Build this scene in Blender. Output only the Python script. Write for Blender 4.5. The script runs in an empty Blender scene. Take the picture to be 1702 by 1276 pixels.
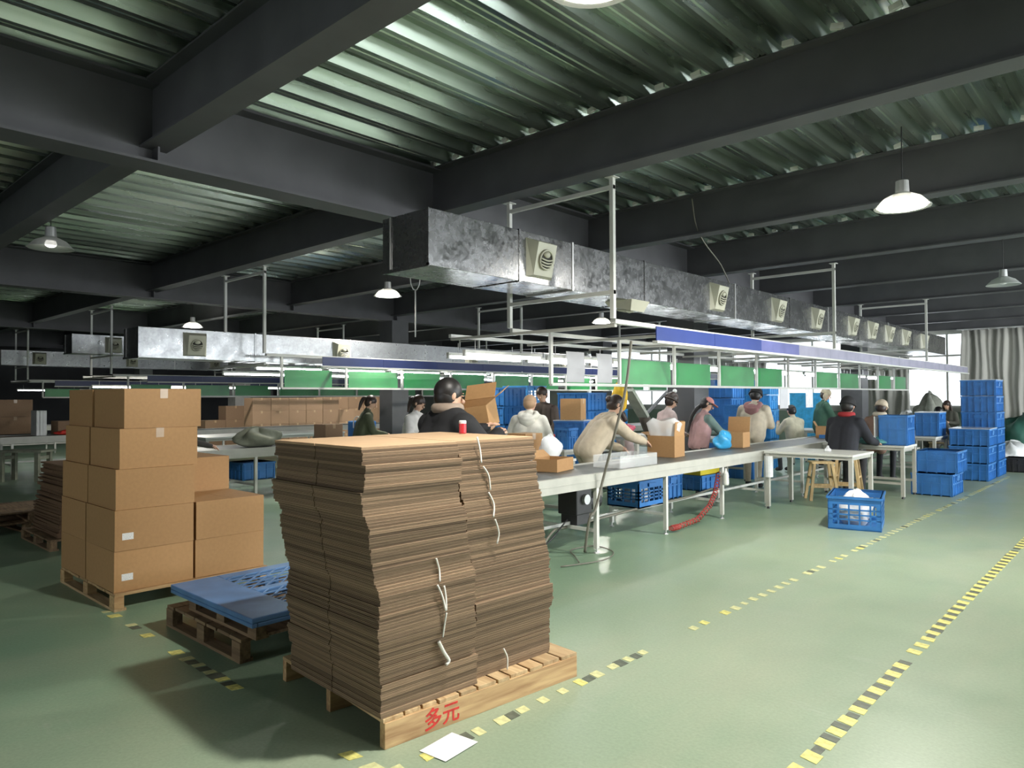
import bpy, math, random
from mathutils import Vector, Matrix
random.seed(7)
SC = bpy.context.scene
COL = SC.collection
PI = math.pi

# ------------------------------------------------------------------ camera
CF, CH = 1185.0, 1.5                                  # focal length in pixels of a 1702 px wide frame, lens height
yaw, pit, rol = (math.radians(a) for a in (42.7, 1.05, -0.25))
FW = Vector((-math.sin(yaw) * math.cos(pit), math.cos(yaw) * math.cos(pit), math.sin(pit)))
R0 = Vector((math.cos(yaw), math.sin(yaw), 0)); U0 = R0.cross(FW)
RT = R0 * math.cos(rol) + U0 * math.sin(rol); UP = -R0 * math.sin(rol) + U0 * math.cos(rol)
cam = bpy.data.objects.new('camera', bpy.data.cameras.new('camera')); COL.objects.link(cam)
cam.matrix_world = Matrix(((RT.x, UP.x, -FW.x, 0), (RT.y, UP.y, -FW.y, 0), (RT.z, UP.z, -FW.z, CH), (0, 0, 0, 1)))
cam.data.sensor_width = 36.0; cam.data.lens = CF / 1702 * 36.0
cam.data.clip_start = .05; cam.data.clip_end = 200
SC.camera = cam

# ------------------------------------------------------------------ world, window light, exposure
SC.view_settings.view_transform = 'Standard'; SC.view_settings.look = 'None'
SC.view_settings.exposure = 0.25; SC.view_settings.gamma = 1.0; SC.view_settings.use_curve_mapping = False
W = bpy.data.worlds.new('overcast_sky'); SC.world = W; W.use_nodes = True
W.node_tree.nodes['Background'].inputs[0].default_value = (.86, .93, 1.0, 1)
W.node_tree.nodes['Background'].inputs[1].default_value = 2.6
SC.cycles.use_denoising = True
SC.cycles.max_bounces = 8; SC.cycles.diffuse_bounces = 4; SC.cycles.glossy_bounces = 4; SC.cycles.transparent_max_bounces = 12
SC.cycles.sample_clamp_indirect = 4.0
WIN_W = (100.0, 400.0, 850.0, 1100.0)     # daylight through the windows of the right wall, near to far
LAMP_W = 105.0       # each high bay lamp
TUBE_E = 19.0       # tube lamp emission
RIGHT_WINDOWS = [(1.0, 4.6), (6.0, 9.6), (11.0, 14.6), (16.2, 20.2)]
XR, XL, YF, YB = 7.0, -34.0, -7.0, 23.5              # inner faces of the hall
def area_light(name, loc, direction, sx, sy, power, color):
    l = bpy.data.lights.new(name, 'AREA'); l.shape = 'RECTANGLE'; l.size = sx; l.size_y = sy; l.energy = power; l.color = color
    o = bpy.data.objects.new(name, l); COL.objects.link(o); o.location = loc
    o.rotation_euler = Vector(direction).to_track_quat('-Z', 'Y').to_euler(); return o
for (a, b), WP in zip(RIGHT_WINDOWS, WIN_W):
    area_light('window_daylight', (XR + .32, (a + b) / 2, 2.1), (-1, 0, -.12), b - a, 2.3, WP, (.93, .97, 1.0))

area_light('window_daylight', (-5.0, YF - .32, 2.2), (0, 1, -.05), 6.0, 2.0, 130.0, (.93, .97, 1.0))  # fill light added behind the camera, through a made-up window

# ------------------------------------------------------------------ pixel helpers (where a sight line meets a plane of the hall)
O = Vector((0, 0, CH))
def ray(x, y): return FW + RT * ((x - 851) / CF) - UP * ((y - 638) / CF)
def atz(x, y, z): d = ray(x, y); return O + d * ((z - CH) / d.z)
def atx(x, y, X): d = ray(x, y); return O + d * (X / d.x)
def aty(x, y, Y): d = ray(x, y); return O + d * (Y / d.y)
def atd(x, y, d): return O + ray(x, y) * d

# ------------------------------------------------------------------ materials
MATS = {}
def mat(name, col, rough=.6, metal=0., var=.12, scale=6., bump=0., spec=.5, coord='Object', stretch=None, trans=0., alpha=1., sub=None):
    if name in MATS: return MATS[name]
    m = bpy.data.materials.new(name); m.use_nodes = True; MATS[name] = m
    nt = m.node_tree; N = nt.nodes; L = nt.links; b = N['Principled BSDF']
    b.inputs['Roughness'].default_value = rough; b.inputs['Metallic'].default_value = metal
    b.inputs['Specular IOR Level'].default_value = spec
    b.inputs['Transmission Weight'].default_value = trans; b.inputs['Alpha'].default_value = alpha
    tc = N.new('ShaderNodeTexCoord'); mp = N.new('ShaderNodeMapping'); L.new(tc.outputs[coord], mp.inputs[0])
    if stretch: mp.inputs['Scale'].default_value = stretch
    nz = N.new('ShaderNodeTexNoise'); nz.inputs['Scale'].default_value = scale; nz.inputs['Detail'].default_value = 5
    L.new(mp.outputs[0], nz.inputs['Vector'])
    cr = N.new('ShaderNodeValToRGB'); L.new(nz.outputs[0], cr.inputs[0])
    lo = [max(0, c * (1 - var)) for c in col]; hi = [min(1, c * (1 + var)) for c in col]
    if sub: lo = list(sub)
    cr.color_ramp.elements[0].position = .32; cr.color_ramp.elements[1].position = .68
    cr.color_ramp.elements[0].color = (*lo, 1); cr.color_ramp.elements[1].color = (*hi, 1)
    L.new(cr.outputs[0], b.inputs['Base Color'])
    if bump:
        bp = N.new('ShaderNodeBump'); bp.inputs['Strength'].default_value = bump; bp.inputs['Distance'].default_value = .01
        L.new(nz.outputs[0], bp.inputs['Height']); L.new(bp.outputs[0], b.inputs['Normal'])
    return m
def emit(name, col, s):
    m = bpy.data.materials.new(name); m.use_nodes = True; MATS[name] = m
    b = m.node_tree.nodes['Principled BSDF']; b.inputs['Base Color'].default_value = (*col, 1)
    b.inputs['Emission Color'].default_value = (*col, 1); b.inputs['Emission Strength'].default_value = s; return m

def floor_material():
    m = bpy.data.materials.new('green_epoxy_floor'); m.use_nodes = True
    nt = m.node_tree; N = nt.nodes; L = nt.links; b = N['Principled BSDF']
    g = N.new('ShaderNodeNewGeometry')
    def noise(sc, det, st=(1, 1, 1), rough=.55):
        mp = N.new('ShaderNodeMapping'); L.new(g.outputs['Position'], mp.inputs[0]); mp.inputs['Scale'].default_value = st
        n = N.new('ShaderNodeTexNoise'); n.inputs['Scale'].default_value = sc; n.inputs['Detail'].default_value = det; n.inputs['Roughness'].default_value = rough
        L.new(mp.outputs[0], n.inputs['Vector']); return n.outputs[0]
    def ramp(src, p0, p1, c0, c1):
        r = N.new('ShaderNodeValToRGB'); L.new(src, r.inputs[0]); e = r.color_ramp.elements
        e[0].position = p0; e[1].position = p1; e[0].color = (*c0, 1); e[1].color = (*c1, 1); return r.outputs[0]
    def mix(fac, a, c, mode='MIX'):
        x = N.new('ShaderNodeMix'); x.data_type = 'RGBA'; x.blend_type = mode
        if isinstance(fac, float): x.inputs[0].default_value = fac
        else: L.new(fac, x.inputs[0])
        L.new(a, x.inputs[6])
        if isinstance(c, tuple): x.inputs[7].default_value = (*c, 1)
        else: L.new(c, x.inputs[7])
        return x.outputs[2]
    base = ramp(noise(.55, 6), .3, .7, (.165, .272, .183), (.268, .375, .253))
    dust = ramp(noise(1.3, 8, (1, .35, 1), .65), .45, .75, (0, 0, 0), (1, 1, 1))
    sep = N.new('ShaderNodeMath'); sep.operation = 'MULTIPLY'; L.new(dust, sep.inputs[0]); sep.inputs[1].default_value = .34
    xyz = N.new('ShaderNodeSeparateXYZ'); L.new(g.outputs['Position'], xyz.inputs[0])      # blends to a paler tone on the aisle side than between the lines
    aisle_mix = N.new('ShaderNodeMapRange'); aisle_mix.interpolation_type = 'SMOOTHSTEP'; L.new(xyz.outputs[0], aisle_mix.inputs[0]); aisle_mix.inputs[1].default_value = -4.2; aisle_mix.inputs[2].default_value = -2.2; aisle_mix.inputs[3].default_value = 0; aisle_mix.inputs[4].default_value = .34
    ad = N.new('ShaderNodeMath'); L.new(sep.outputs[0], ad.inputs[0]); L.new(aisle_mix.outputs[0], ad.inputs[1])
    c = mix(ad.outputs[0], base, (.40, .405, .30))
    scuff = ramp(noise(7, 8, (.25, 1, 1), .7), .60, .74, (0, 0, 0), (1, 1, 1))
    s2 = N.new('ShaderNodeMath'); s2.operation = 'MULTIPLY'; L.new(scuff, s2.inputs[0]); s2.inputs[1].default_value = .42
    c = mix(s2.outputs[0], c, (.40, .44, .36))
    fine = ramp(noise(60, 3), .25, .75, (.88, .88, .88), (1.08, 1.08, 1.08))
    c = mix(1.0, c, fine, 'MULTIPLY')
    L.new(c, b.inputs['Base Color'])
    r = N.new('ShaderNodeMapRange'); L.new(noise(2.2, 6), r.inputs[0]); r.inputs[3].default_value = .24; r.inputs[4].default_value = .50
    L.new(r.outputs[0], b.inputs['Roughness']); b.inputs['Specular IOR Level'].default_value = .42
    bp = N.new('ShaderNodeBump'); bp.inputs['Strength'].default_value = .08; bp.inputs['Distance'].default_value = .01
    L.new(noise(9, 4), bp.inputs['Height']); L.new(bp.outputs[0], b.inputs['Normal'])
    return m
def galvanised(name, base, rough0, rough1, sc, con=.74, vor=.16):
    m = bpy.data.materials.new(name); m.use_nodes = True
    nt = m.node_tree; N = nt.nodes; L = nt.links; b = N['Principled BSDF']
    tc = N.new('ShaderNodeTexCoord')
    v = N.new('ShaderNodeTexVoronoi'); v.inputs['Scale'].default_value = sc; L.new(tc.outputs['Object'], v.inputs['Vector'])
    n = N.new('ShaderNodeTexNoise'); n.inputs['Scale'].default_value = sc * .16; n.inputs['Detail'].default_value = 7; n.inputs['Roughness'].default_value = .65
    L.new(tc.outputs['Object'], n.inputs['Vector'])
    mx = N.new('ShaderNodeMix'); mx.data_type = 'FLOAT'; mx.inputs[0].default_value = vor
    L.new(n.outputs[0], mx.inputs[2]); L.new(v.outputs['Color'], mx.inputs[3])
    cr = N.new('ShaderNodeValToRGB'); L.new(mx.outputs[0], cr.inputs[0]); e = cr.color_ramp.elements
    e[0].position = .3; e[1].position = .7; e[0].color = (*[c * con for c in base], 1); e[1].color = (*[min(1, c * 1.15) for c in base], 1)
    L.new(cr.outputs[0], b.inputs['Base Color']); b.inputs['Metallic'].default_value = .92
    r = N.new('ShaderNodeMapRange'); L.new(mx.outputs[0], r.inputs[0]); r.inputs[1].default_value = .3; r.inputs[2].default_value = .7
    r.inputs[3].default_value = rough1; r.inputs[4].default_value = rough0; L.new(r.outputs[0], b.inputs['Roughness'])
    bp = N.new('ShaderNodeBump'); bp.inputs['Strength'].default_value = .12; bp.inputs['Distance'].default_value = .02
    L.new(n.outputs[0], bp.inputs['Height']); L.new(bp.outputs[0], b.inputs['Normal'])
    return m
def deck_material():
    m = bpy.data.materials.new('galvanised_deck'); m.use_nodes = True
    nt = m.node_tree; N = nt.nodes; L = nt.links; b = N['Principled BSDF']; g = N.new('ShaderNodeNewGeometry')
    def noise(st, sc, det):
        mp = N.new('ShaderNodeMapping'); L.new(g.outputs['Position'], mp.inputs[0]); mp.inputs['Scale'].default_value = st
        n = N.new('ShaderNodeTexNoise'); n.inputs['Scale'].default_value = sc; n.inputs['Detail'].default_value = det; L.new(mp.outputs[0], n.inputs['Vector']); return n.outputs[0]
    def rng(src, lo, hi):
        r = N.new('ShaderNodeMapRange'); L.new(src, r.inputs[0]); r.inputs[1].default_value = .3; r.inputs[2].default_value = .7; r.inputs[3].default_value = lo; r.inputs[4].default_value = hi; return r.outputs[0]
    mu = N.new('ShaderNodeMath'); mu.operation = 'MULTIPLY'; L.new(rng(noise((4.5, .12, 1), 1.0, 2), .50, 1.2), mu.inputs[0]); L.new(rng(noise((30, .5, 1), 1.0, 4), .82, 1.12), mu.inputs[1])
    hs = N.new('ShaderNodeHueSaturation'); hs.inputs['Color'].default_value = (.44, .51, .45, 1); L.new(mu.outputs[0], hs.inputs['Value']); L.new(hs.outputs[0], b.inputs['Base Color'])
    b.inputs['Metallic'].default_value = .9; L.new(rng(noise((3, .3, 1), 1.5, 4), .20, .38), b.inputs['Roughness']); return m
def wood(name, c0, c1, axis):
    m = bpy.data.materials.new(name); m.use_nodes = True
    nt = m.node_tree; N = nt.nodes; L = nt.links; b = N['Principled BSDF']
    tc = N.new('ShaderNodeTexCoord'); mp = N.new('ShaderNodeMapping'); L.new(tc.outputs['Object'], mp.inputs[0])
    s = [14, 14, 14]; s[axis] = 1.2; mp.inputs['Scale'].default_value = s
    oi = N.new('ShaderNodeObjectInfo'); ad = N.new('ShaderNodeVectorMath'); ad.operation = 'ADD'
    L.new(mp.outputs[0], ad.inputs[0]); L.new(oi.outputs['Random'], ad.inputs[1])
    n = N.new('ShaderNodeTexNoise'); n.inputs['Scale'].default_value = 2.4; n.inputs['Detail'].default_value = 6; n.inputs['Distortion'].default_value = .6
    L.new(ad.outputs[0], n.inputs['Vector'])
    cr = N.new('ShaderNodeValToRGB'); L.new(n.outputs[0], cr.inputs[0]); e = cr.color_ramp.elements
    e[0].position = .3; e[1].position = .68; e[0].color = (*c0, 1); e[1].color = (*c1, 1)
    hs = N.new('ShaderNodeHueSaturation'); L.new(cr.outputs[0], hs.inputs['Color'])
    mr = N.new('ShaderNodeMapRange'); L.new(oi.outputs['Random'], mr.inputs[0]); mr.inputs[3].default_value = .78; mr.inputs[4].default_value = 1.12
    L.new(mr.outputs[0], hs.inputs['Value']); L.new(hs.outputs[0], b.inputs['Base Color']); b.inputs['Roughness'].default_value = .72
    bp = N.new('ShaderNodeBump'); bp.inputs['Strength'].default_value = .25; bp.inputs['Distance'].default_value = .004
    L.new(n.outputs[0], bp.inputs['Height']); L.new(bp.outputs[0], b.inputs['Normal'])
    return m
def per_object(name, col, rough, lo, hi, scale=40., stretch=(1, 1, 1)):
    """cardboard: one brown whose shade differs a little from sheet to sheet, with a faint fibre grain"""
    m = bpy.data.materials.new(name); m.use_nodes = True; MATS[name] = m
    nt = m.node_tree; N = nt.nodes; L = nt.links; b = N['Principled BSDF']
    tc = N.new('ShaderNodeTexCoord'); mp = N.new('ShaderNodeMapping'); mp.inputs['Scale'].default_value = stretch; L.new(tc.outputs['Object'], mp.inputs[0])
    n = N.new('ShaderNodeTexNoise'); n.inputs['Scale'].default_value = scale; n.inputs['Detail'].default_value = 4; L.new(mp.outputs[0], n.inputs['Vector'])
    oi = N.new('ShaderNodeObjectInfo')
    a = N.new('ShaderNodeMapRange'); L.new(oi.outputs['Random'], a.inputs[0]); a.inputs[3].default_value = lo; a.inputs[4].default_value = hi
    c = N.new('ShaderNodeMapRange'); L.new(n.outputs[0], c.inputs[0]); c.inputs[3].default_value = .88; c.inputs[4].default_value = 1.12
    mu = N.new('ShaderNodeMath'); mu.operation = 'MULTIPLY'; L.new(a.outputs[0], mu.inputs[0]); L.new(c.outputs[0], mu.inputs[1])
    hs = N.new('ShaderNodeHueSaturation'); hs.inputs['Color'].default_value = (*col, 1); L.new(mu.outputs[0], hs.inputs['Value'])
    L.new(hs.outputs[0], b.inputs['Base Color']); b.inputs['Roughness'].default_value = rough; b.inputs['Specular IOR Level'].default_value = .3
    return m
def film(name, col, see, rough=.12):
    """clear plastic or glass: mostly see-through, with a glossy skin"""
    m = bpy.data.materials.new(name); m.use_nodes = True; MATS[name] = m
    nt = m.node_tree; N = nt.nodes; L = nt.links; b = N['Principled BSDF']; out = N['Material Output']
    b.inputs['Base Color'].default_value = (*col, 1); b.inputs['Roughness'].default_value = rough
    t = N.new('ShaderNodeBsdfTransparent'); mx = N.new('ShaderNodeMixShader'); mx.inputs[0].default_value = see
    L.new(b.outputs[0], mx.inputs[1]); L.new(t.outputs[0], mx.inputs[2]); L.new(mx.outputs[0], out.inputs[0]); return m
def printed(name, paper, ink, sx, thr):
    """white paper with short printed lines"""
    m = bpy.data.materials.new(name); m.use_nodes = True; MATS[name] = m
    nt = m.node_tree; N = nt.nodes; L = nt.links; b = N['Principled BSDF']; b.inputs['Roughness'].default_value = .6
    tc = N.new('ShaderNodeTexCoord'); mp = N.new('ShaderNodeMapping'); L.new(tc.outputs['Generated'], mp.inputs[0]); mp.inputs['Scale'].default_value = sx
    n = N.new('ShaderNodeTexNoise'); n.inputs['Scale'].default_value = 4; n.inputs['Detail'].default_value = 2; L.new(mp.outputs[0], n.inputs['Vector'])
    cr = N.new('ShaderNodeValToRGB'); cr.color_ramp.interpolation = 'CONSTANT'; L.new(n.outputs[0], cr.inputs[0]); e = cr.color_ramp.elements
    e[0].position = 0; e[1].position = thr; e[0].color = (*paper, 1); e[1].color = (*ink, 1); L.new(cr.outputs[0], b.inputs['Base Color']); return m

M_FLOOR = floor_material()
M_BEAM = mat('dark_grey_steel_paint', (.084, .084, .090), .55, var=.12, scale=2.5, bump=.05)
M_DECK = deck_material()
M_DUCT = galvanised('galvanised_duct', (.37, .38, .39), .24, .42, 38)
M_DUCT1 = galvanised('dull_galvanised_duct', (.345, .35, .355), .13, .36, 30, .50, .22)
M_CONC = mat('grey_concrete', (.30, .30, .29), .8, var=.12, scale=3, bump=.1)
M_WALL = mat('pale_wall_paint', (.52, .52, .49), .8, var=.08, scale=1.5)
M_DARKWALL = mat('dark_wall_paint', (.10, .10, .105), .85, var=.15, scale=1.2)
M_DADO = mat('green_dado_paint', (.20, .27, .21), .6, var=.1, scale=2)
M_WHITE = mat('white_powder_coat', (.60, .60, .56), .42, var=.06, scale=5)
M_CREAM = mat('cream_steel', (.42, .415, .37), .45, var=.07, scale=6)
M_BLUE = mat('blue_plastic_fascia', (.034, .056, .215), .20, var=.08, scale=2)
M_LAV = mat('film_covered_fascia', (.33, .32, .42), .22, var=.12, scale=3)  # paler lavender tone for the farther panels of the nearest rack
M_MIDB = mat('half_film_fascia', (.13, .14, .34), .22, var=.15, scale=3)  # tone between the blue and the lavender panels
M_NAVY = mat('navy_fascia', (.018, .030, .115), .35, var=.1, scale=2)
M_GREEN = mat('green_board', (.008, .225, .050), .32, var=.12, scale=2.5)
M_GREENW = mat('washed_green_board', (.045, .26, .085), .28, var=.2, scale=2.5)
M_BELT = mat('dark_rubber_belt', (.085, .095, .092), .42, var=.2, scale=4)
M_VENT = mat('beige_vent_plastic', (.43, .42, .33), .5, var=.05)
M_BLACK = mat('black_plastic', (.02, .02, .022), .5, var=.1)
M_HOLE = mat('dark_vent_throat', (.035, .033, .028), .8, var=.1)
M_CARD = per_object('carton_cardboard', (.405, .232, .103), .68, .92, 1.06)
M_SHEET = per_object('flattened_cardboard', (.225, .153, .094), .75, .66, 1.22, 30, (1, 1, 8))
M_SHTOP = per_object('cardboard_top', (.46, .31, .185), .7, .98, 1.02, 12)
M_CARDD = per_object('dull_cardboard', (.29, .185, .115), .8, .8, 1.1)
M_CARDK = per_object('dark_cardboard', (.185, .112, .066), .8, .8, 1.12)
M_TAPE = mat('clear_packing_tape', (.43, .29, .165), .30, var=.1, spec=.7)
M_STICK = printed('printed_sticker', (.80, .80, .78), (.45, .45, .48), (1, 2, 9), .56)
M_PRINT = printed('printed_sheet', (.84, .84, .84), (.60, .60, .64), (4, 14, 1), .60)
M_PAPER = mat('white_paper', (.66, .66, .68), .6, var=.05)
M_WOODY = wood('pallet_wood_y', (.34, .19, .085), (.62, .42, .21), 1)
M_WOODX = wood('pallet_wood_x', (.36, .22, .10), (.62, .45, .25), 0)
M_WOODD = wood('old_pallet_wood', (.14, .085, .045), (.30, .20, .11), 0)
M_STOOL = wood('stool_wood', (.40, .27, .12), (.60, .44, .23), 2)
M_RED = mat('red_paint', (.58, .03, .02), .6, var=.3, scale=30)
M_CRATE = mat('blue_crate_plastic', (.034, .165, .45), .34, var=.14, scale=5)
M_CRATEL = mat('light_blue_crate_plastic', (.05, .27, .60), .36, var=.12, scale=5)
M_BPAL = mat('pale_blue_pallet_plastic', (.10, .215, .43), .38, var=.18, scale=5)
M_FILM = film('clear_wrap', (.86, .88, .90), .45, .15)
M_FILMT = film('thin_clear_film', (.80, .84, .82), .94, .10)
M_BAG = mat('white_plastic_bag', (.72, .73, .74), .35, var=.08, scale=12, bump=.5)
M_CLEAR = film('clear_box_plastic', (.85, .88, .88), .78, .10)
M_GLASS = film('window_glass', (.8, .85, .85), .86, .03)
M_YELF = mat('faded_yellow_tape', (.58, .58, .30), .5, var=.2, scale=25)
M_YEL = mat('yellow_tape', (.64, .60, .19), .5, var=.3, scale=25)
M_TBLK = mat('black_tape', (.10, .115, .085), .55, var=.3, scale=20)
M_YELP = mat('yellow_plastic', (.65, .52, .02), .45, var=.1)
M_ORNG = mat('amber_cloth', (.70, .42, .02), .7, var=.2, scale=12)
M_CURT = mat('grey_curtain_cloth', (.42, .41, .375), .9, var=.12, scale=3, stretch=(1, 1, .1))
M_STRAP = mat('white_strap', (.68, .66, .60), .5, var=.08)
M_CABLE = mat('grey_cable', (.16, .15, .12), .5, var=.1)
M_CABLEW = mat('white_cable', (.6, .6, .58), .5, var=.05)
M_REDH = mat('red_hose', (.46, .07, .06), .45, var=.1)
M_CANRED = mat('red_can', (.52, .03, .045), .3, var=.06)
M_PAPERG = mat('pale_grey_paper', (.36, .36, .38), .6, var=.05)
M_STEELW = mat('pale_metal', (.6, .6, .6), .35, metal=.7, var=.05)
M_SHADE = film('frosted_lamp_shade', (.75, .76, .74), .35, .3)
M_TUBE = emit('lit_tube', (.93, .97, 1.0), TUBE_E)
M_BULB = emit('lit_bulb', (1.0, .95, .86), 22.0)
M_BULBD = emit('dim_bulb', (1.0, .97, .9), 4.0)
M_DKGREEN = mat('dark_green_plastic', (.04, .13, .10), .5, var=.1)
M_OLIVE = mat('olive_tarpaulin', (.24, .25, .185), .7, var=.15, scale=8, bump=.3)
M_GREYCL = mat('grey_cloth', (.33, .34, .29), .8, var=.15, scale=10)
M_DARKCL = mat('dark_brown_cloth', (.085, .07, .058), .8, var=.2, scale=10)
M_FOAM = mat('white_foam', (.75, .75, .73), .7, var=.08)
M_TEAL = mat('teal_cloth', (.10, .30, .30), .7, var=.2, scale=14)
M_CYAN = mat('cyan_plastic', (.05, .36, .66), .35, var=.2, scale=12)

# ------------------------------------------------------------------ mesh builder
class MB:
    def __init__(s): s.v = []; s.f = []; s.m = []
    def add(s, vs, fs, mi=0):
        o = len(s.v); s.v += [tuple(v) for v in vs]; s.f += [tuple(i + o for i in f) for f in fs]; s.m += [mi] * len(fs); return s
    def box(s, a, b, mi=0):
        x0, y0, z0 = a; x1, y1, z1 = b
        x0, x1 = min(x0, x1), max(x0, x1); y0, y1 = min(y0, y1), max(y0, y1); z0, z1 = min(z0, z1), max(z0, z1)
        return s.add([(x0, y0, z0), (x1, y0, z0), (x1, y1, z0), (x0, y1, z0), (x0, y0, z1), (x1, y0, z1), (x1, y1, z1), (x0, y1, z1)],
                     [(3, 2, 1, 0), (4, 5, 6, 7), (0, 1, 5, 4), (1, 2, 6, 5), (2, 3, 7, 6), (3, 0, 4, 7)], mi)
    def cbox(s, c, d, mi=0, M=None):
        h = [q / 2 for q in d]; n = MB().box([-q for q in h], h); vs = [Vector(v) for v in n.v]
        if M: vs = [M @ v for v in vs]
        return s.add([v + Vector(c) for v in vs], n.f, mi)
    def bar(s, p, q, w, h=None, mi=0):
        p, q = Vector(p), Vector(q); h = h or w; d = (q - p); l = d.length; d.normalize()
        up = Vector((0, 0, 1)) if abs(d.z) < .95 else Vector((0, 1, 0))
        x = d.cross(up).normalized(); z = x.cross(d)
        M = Matrix((x, d, z)).transposed()
        return s.cbox((p + q) / 2, (w, l, h), mi, M)
    def cyl(s, p, q, r1, r2=None, n=12, mi=0, caps=True):
        r2 = r1 if r2 is None else r2; p, q = Vector(p), Vector(q); d = (q - p).normalized()
        x = d.orthogonal().normalized(); y = d.cross(x); vs = []
        for c, r in ((p, r1), (q, r2)):
            for k in range(n): a = 2 * PI * k / n; vs.append(c + (x * math.cos(a) + y * math.sin(a)) * r)
        fs = [(k, (k + 1) % n, n + (k + 1) % n, n + k) for k in range(n)]
        if caps: fs += [tuple(range(n - 1, -1, -1)), tuple(range(n, 2 * n))]
        return s.add(vs, fs, mi)
    def tube(s, pts, r, n=8, mi=0, smooth=0):
        pts = [Vector(p) for p in pts]; rs = r if isinstance(r, (list, tuple)) else [r] * len(pts)
        if smooth:
            out = []; ro = []
            for i in range(len(pts) - 1):
                p0, p1, p2, p3 = pts[max(0, i - 1)], pts[i], pts[i + 1], pts[min(len(pts) - 1, i + 2)]
                for k in range(smooth):
                    t = k / smooth
                    out.append(.5 * ((2 * p1) + (p2 - p0) * t + (2 * p0 - 5 * p1 + 4 * p2 - p3) * t * t + (3 * p1 - p0 - 3 * p2 + p3) * t ** 3)); ro.append(rs[i] * (1 - t) + rs[i + 1] * t)
            pts = out + [pts[-1]]; rs = ro + [rs[-1]]
        vs = []; x = None
        for i, p in enumerate(pts):
            d = (pts[min(i + 1, len(pts) - 1)] - pts[max(0, i - 1)]).normalized()
            x = d.orthogonal().normalized() if x is None else (x - d * x.dot(d)).normalized()
            y = d.cross(x)
            for k in range(n): a = 2 * PI * k / n; vs.append(p + (x * math.cos(a) + y * math.sin(a)) * rs[i])
        fs = []
        for i in range(len(pts) - 1):
            for k in range(n): fs.append((i * n + k, i * n + (k + 1) % n, (i + 1) * n + (k + 1) % n, (i + 1) * n + k))
        fs += [tuple(range(n - 1, -1, -1)), tuple(range((len(pts) - 1) * n, len(pts) * n))]
        return s.add(vs, fs, mi)
    def ell(s, c, r, nu=14, nv=9, mi=0, M=None, lo=0., hi=1.):
        """ellipsoid; lo and hi cut it by height (0 bottom, 1 top)"""
        c = Vector(c); r = (r, r, r) if isinstance(r, (int, float)) else r; vs = []; fs = []
        a0, a1 = math.acos(1 - 2 * lo), math.acos(1 - 2 * hi)
        for j in range(nv + 1):
            a = a0 + (a1 - a0) * j / nv
            for k in range(nu):
                t = 2 * PI * k / nu; v = Vector((r[0] * math.sin(a) * math.cos(t), r[1] * math.sin(a) * math.sin(t), -r[2] * math.cos(a)))
                vs.append((M @ v if M else v) + c)
        for j in range(nv):
            for k in range(nu): fs.append((j * nu + k, j * nu + (k + 1) % nu, (j + 1) * nu + (k + 1) % nu, (j + 1) * nu + k))
        fs += [tuple(range(nu - 1, -1, -1)), tuple(range(nv * nu, nv * nu + nu))]
        return s.add(vs, fs, mi)
    def lathe(s, prof, c, n=20, mi=0):
        c = Vector(c); vs = []
        for r, z in prof:
            for k in range(n): a = 2 * PI * k / n; vs.append(c + Vector((r * math.cos(a), r * math.sin(a), z)))
        fs = [(j * n + k, j * n + (k + 1) % n, (j + 1) * n + (k + 1) % n, (j + 1) * n + k) for j in range(len(prof) - 1) for k in range(n)]
        return s.add(vs, fs, mi)
    def prism(s, poly, z0, z1, mi=0):
        n = len(poly); vs = [(x, y, z0) for x, y in poly] + [(x, y, z1) for x, y in poly]
        return s.add(vs, [tuple(range(n - 1, -1, -1)), tuple(range(n, 2 * n))] + [(k, (k + 1) % n, n + (k + 1) % n, n + k) for k in range(n)], mi)
    def mesh(s, name, mats, smooth=False):
        me = bpy.data.meshes.new(name); me.from_pydata(s.v, [], s.f); me.update()
        for m in (mats if isinstance(mats, (list, tuple)) else [mats]): me.materials.append(m)
        if any(s.m): me.polygons.foreach_set('material_index', s.m)
        if smooth: me.polygons.foreach_set('use_smooth', [True] * len(me.polygons))
        return me
    def build(s, name, mats, parent=None, loc=None, smooth=False, bevel=0):
        o = bpy.data.objects.new(name, s.mesh(name, mats, smooth)); COL.objects.link(o); o.parent = parent
        if loc: o.location = loc
        if bevel:
            b = o.modifiers.new('bevel', 'BEVEL'); b.width = bevel; b.segments = 2; b.limit_method = 'ANGLE'
        return o
def tag(o, label=None, cat=None, group=None, kind=None):
    if label: o['label'] = label
    if cat: o['category'] = cat
    if group: o['group'] = group
    if kind: o['kind'] = kind
    return o
def thing(name, label, cat, loc=(0, 0, 0), rz=0., group=None):
    o = bpy.data.objects.new(name, None); COL.objects.link(o); o.location = loc; o.rotation_euler = (0, 0, rz); o.empty_display_size = .1
    return tag(o, label, cat, group)
def piece(name, me, parent, loc=(0, 0, 0), rot=(0, 0, 0)):
    o = bpy.data.objects.new(name, me); COL.objects.link(o); o.parent = parent; o.location = loc; o.rotation_euler = rot; return o
def kids(o): return [c for c in bpy.data.objects if c.parent == o]
KIDS = {}
def dup(root, loc, rz=None, label=None, group=None, scale=None):
    if root.name not in KIDS: KIDS[root.name] = [(c, kids(c)) for c in kids(root)]
    r = root.copy(); COL.objects.link(r); r.location = loc
    if rz is not None: r.rotation_euler = (0, 0, rz)
    if scale: r.scale = scale
    if label: r['label'] = label
    if group: r['group'] = group
    for c, gs in KIDS[root.name]:
        d = c.copy(); COL.objects.link(d); d.parent = r
        for g in gs: e = g.copy(); COL.objects.link(e); e.parent = d
    return r
def struct(name, mb, m, parent=None, smooth=False):
    o = mb.build(name, m, parent, smooth=smooth); o['kind'] = 'structure'; return o
ORD = ['bottom', 'second from bottom', 'third from bottom', 'fourth from bottom', 'fifth from bottom', 'sixth from bottom']
def nth(k, n): return 'topmost' if k == n - 1 else ORD[k]
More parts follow.
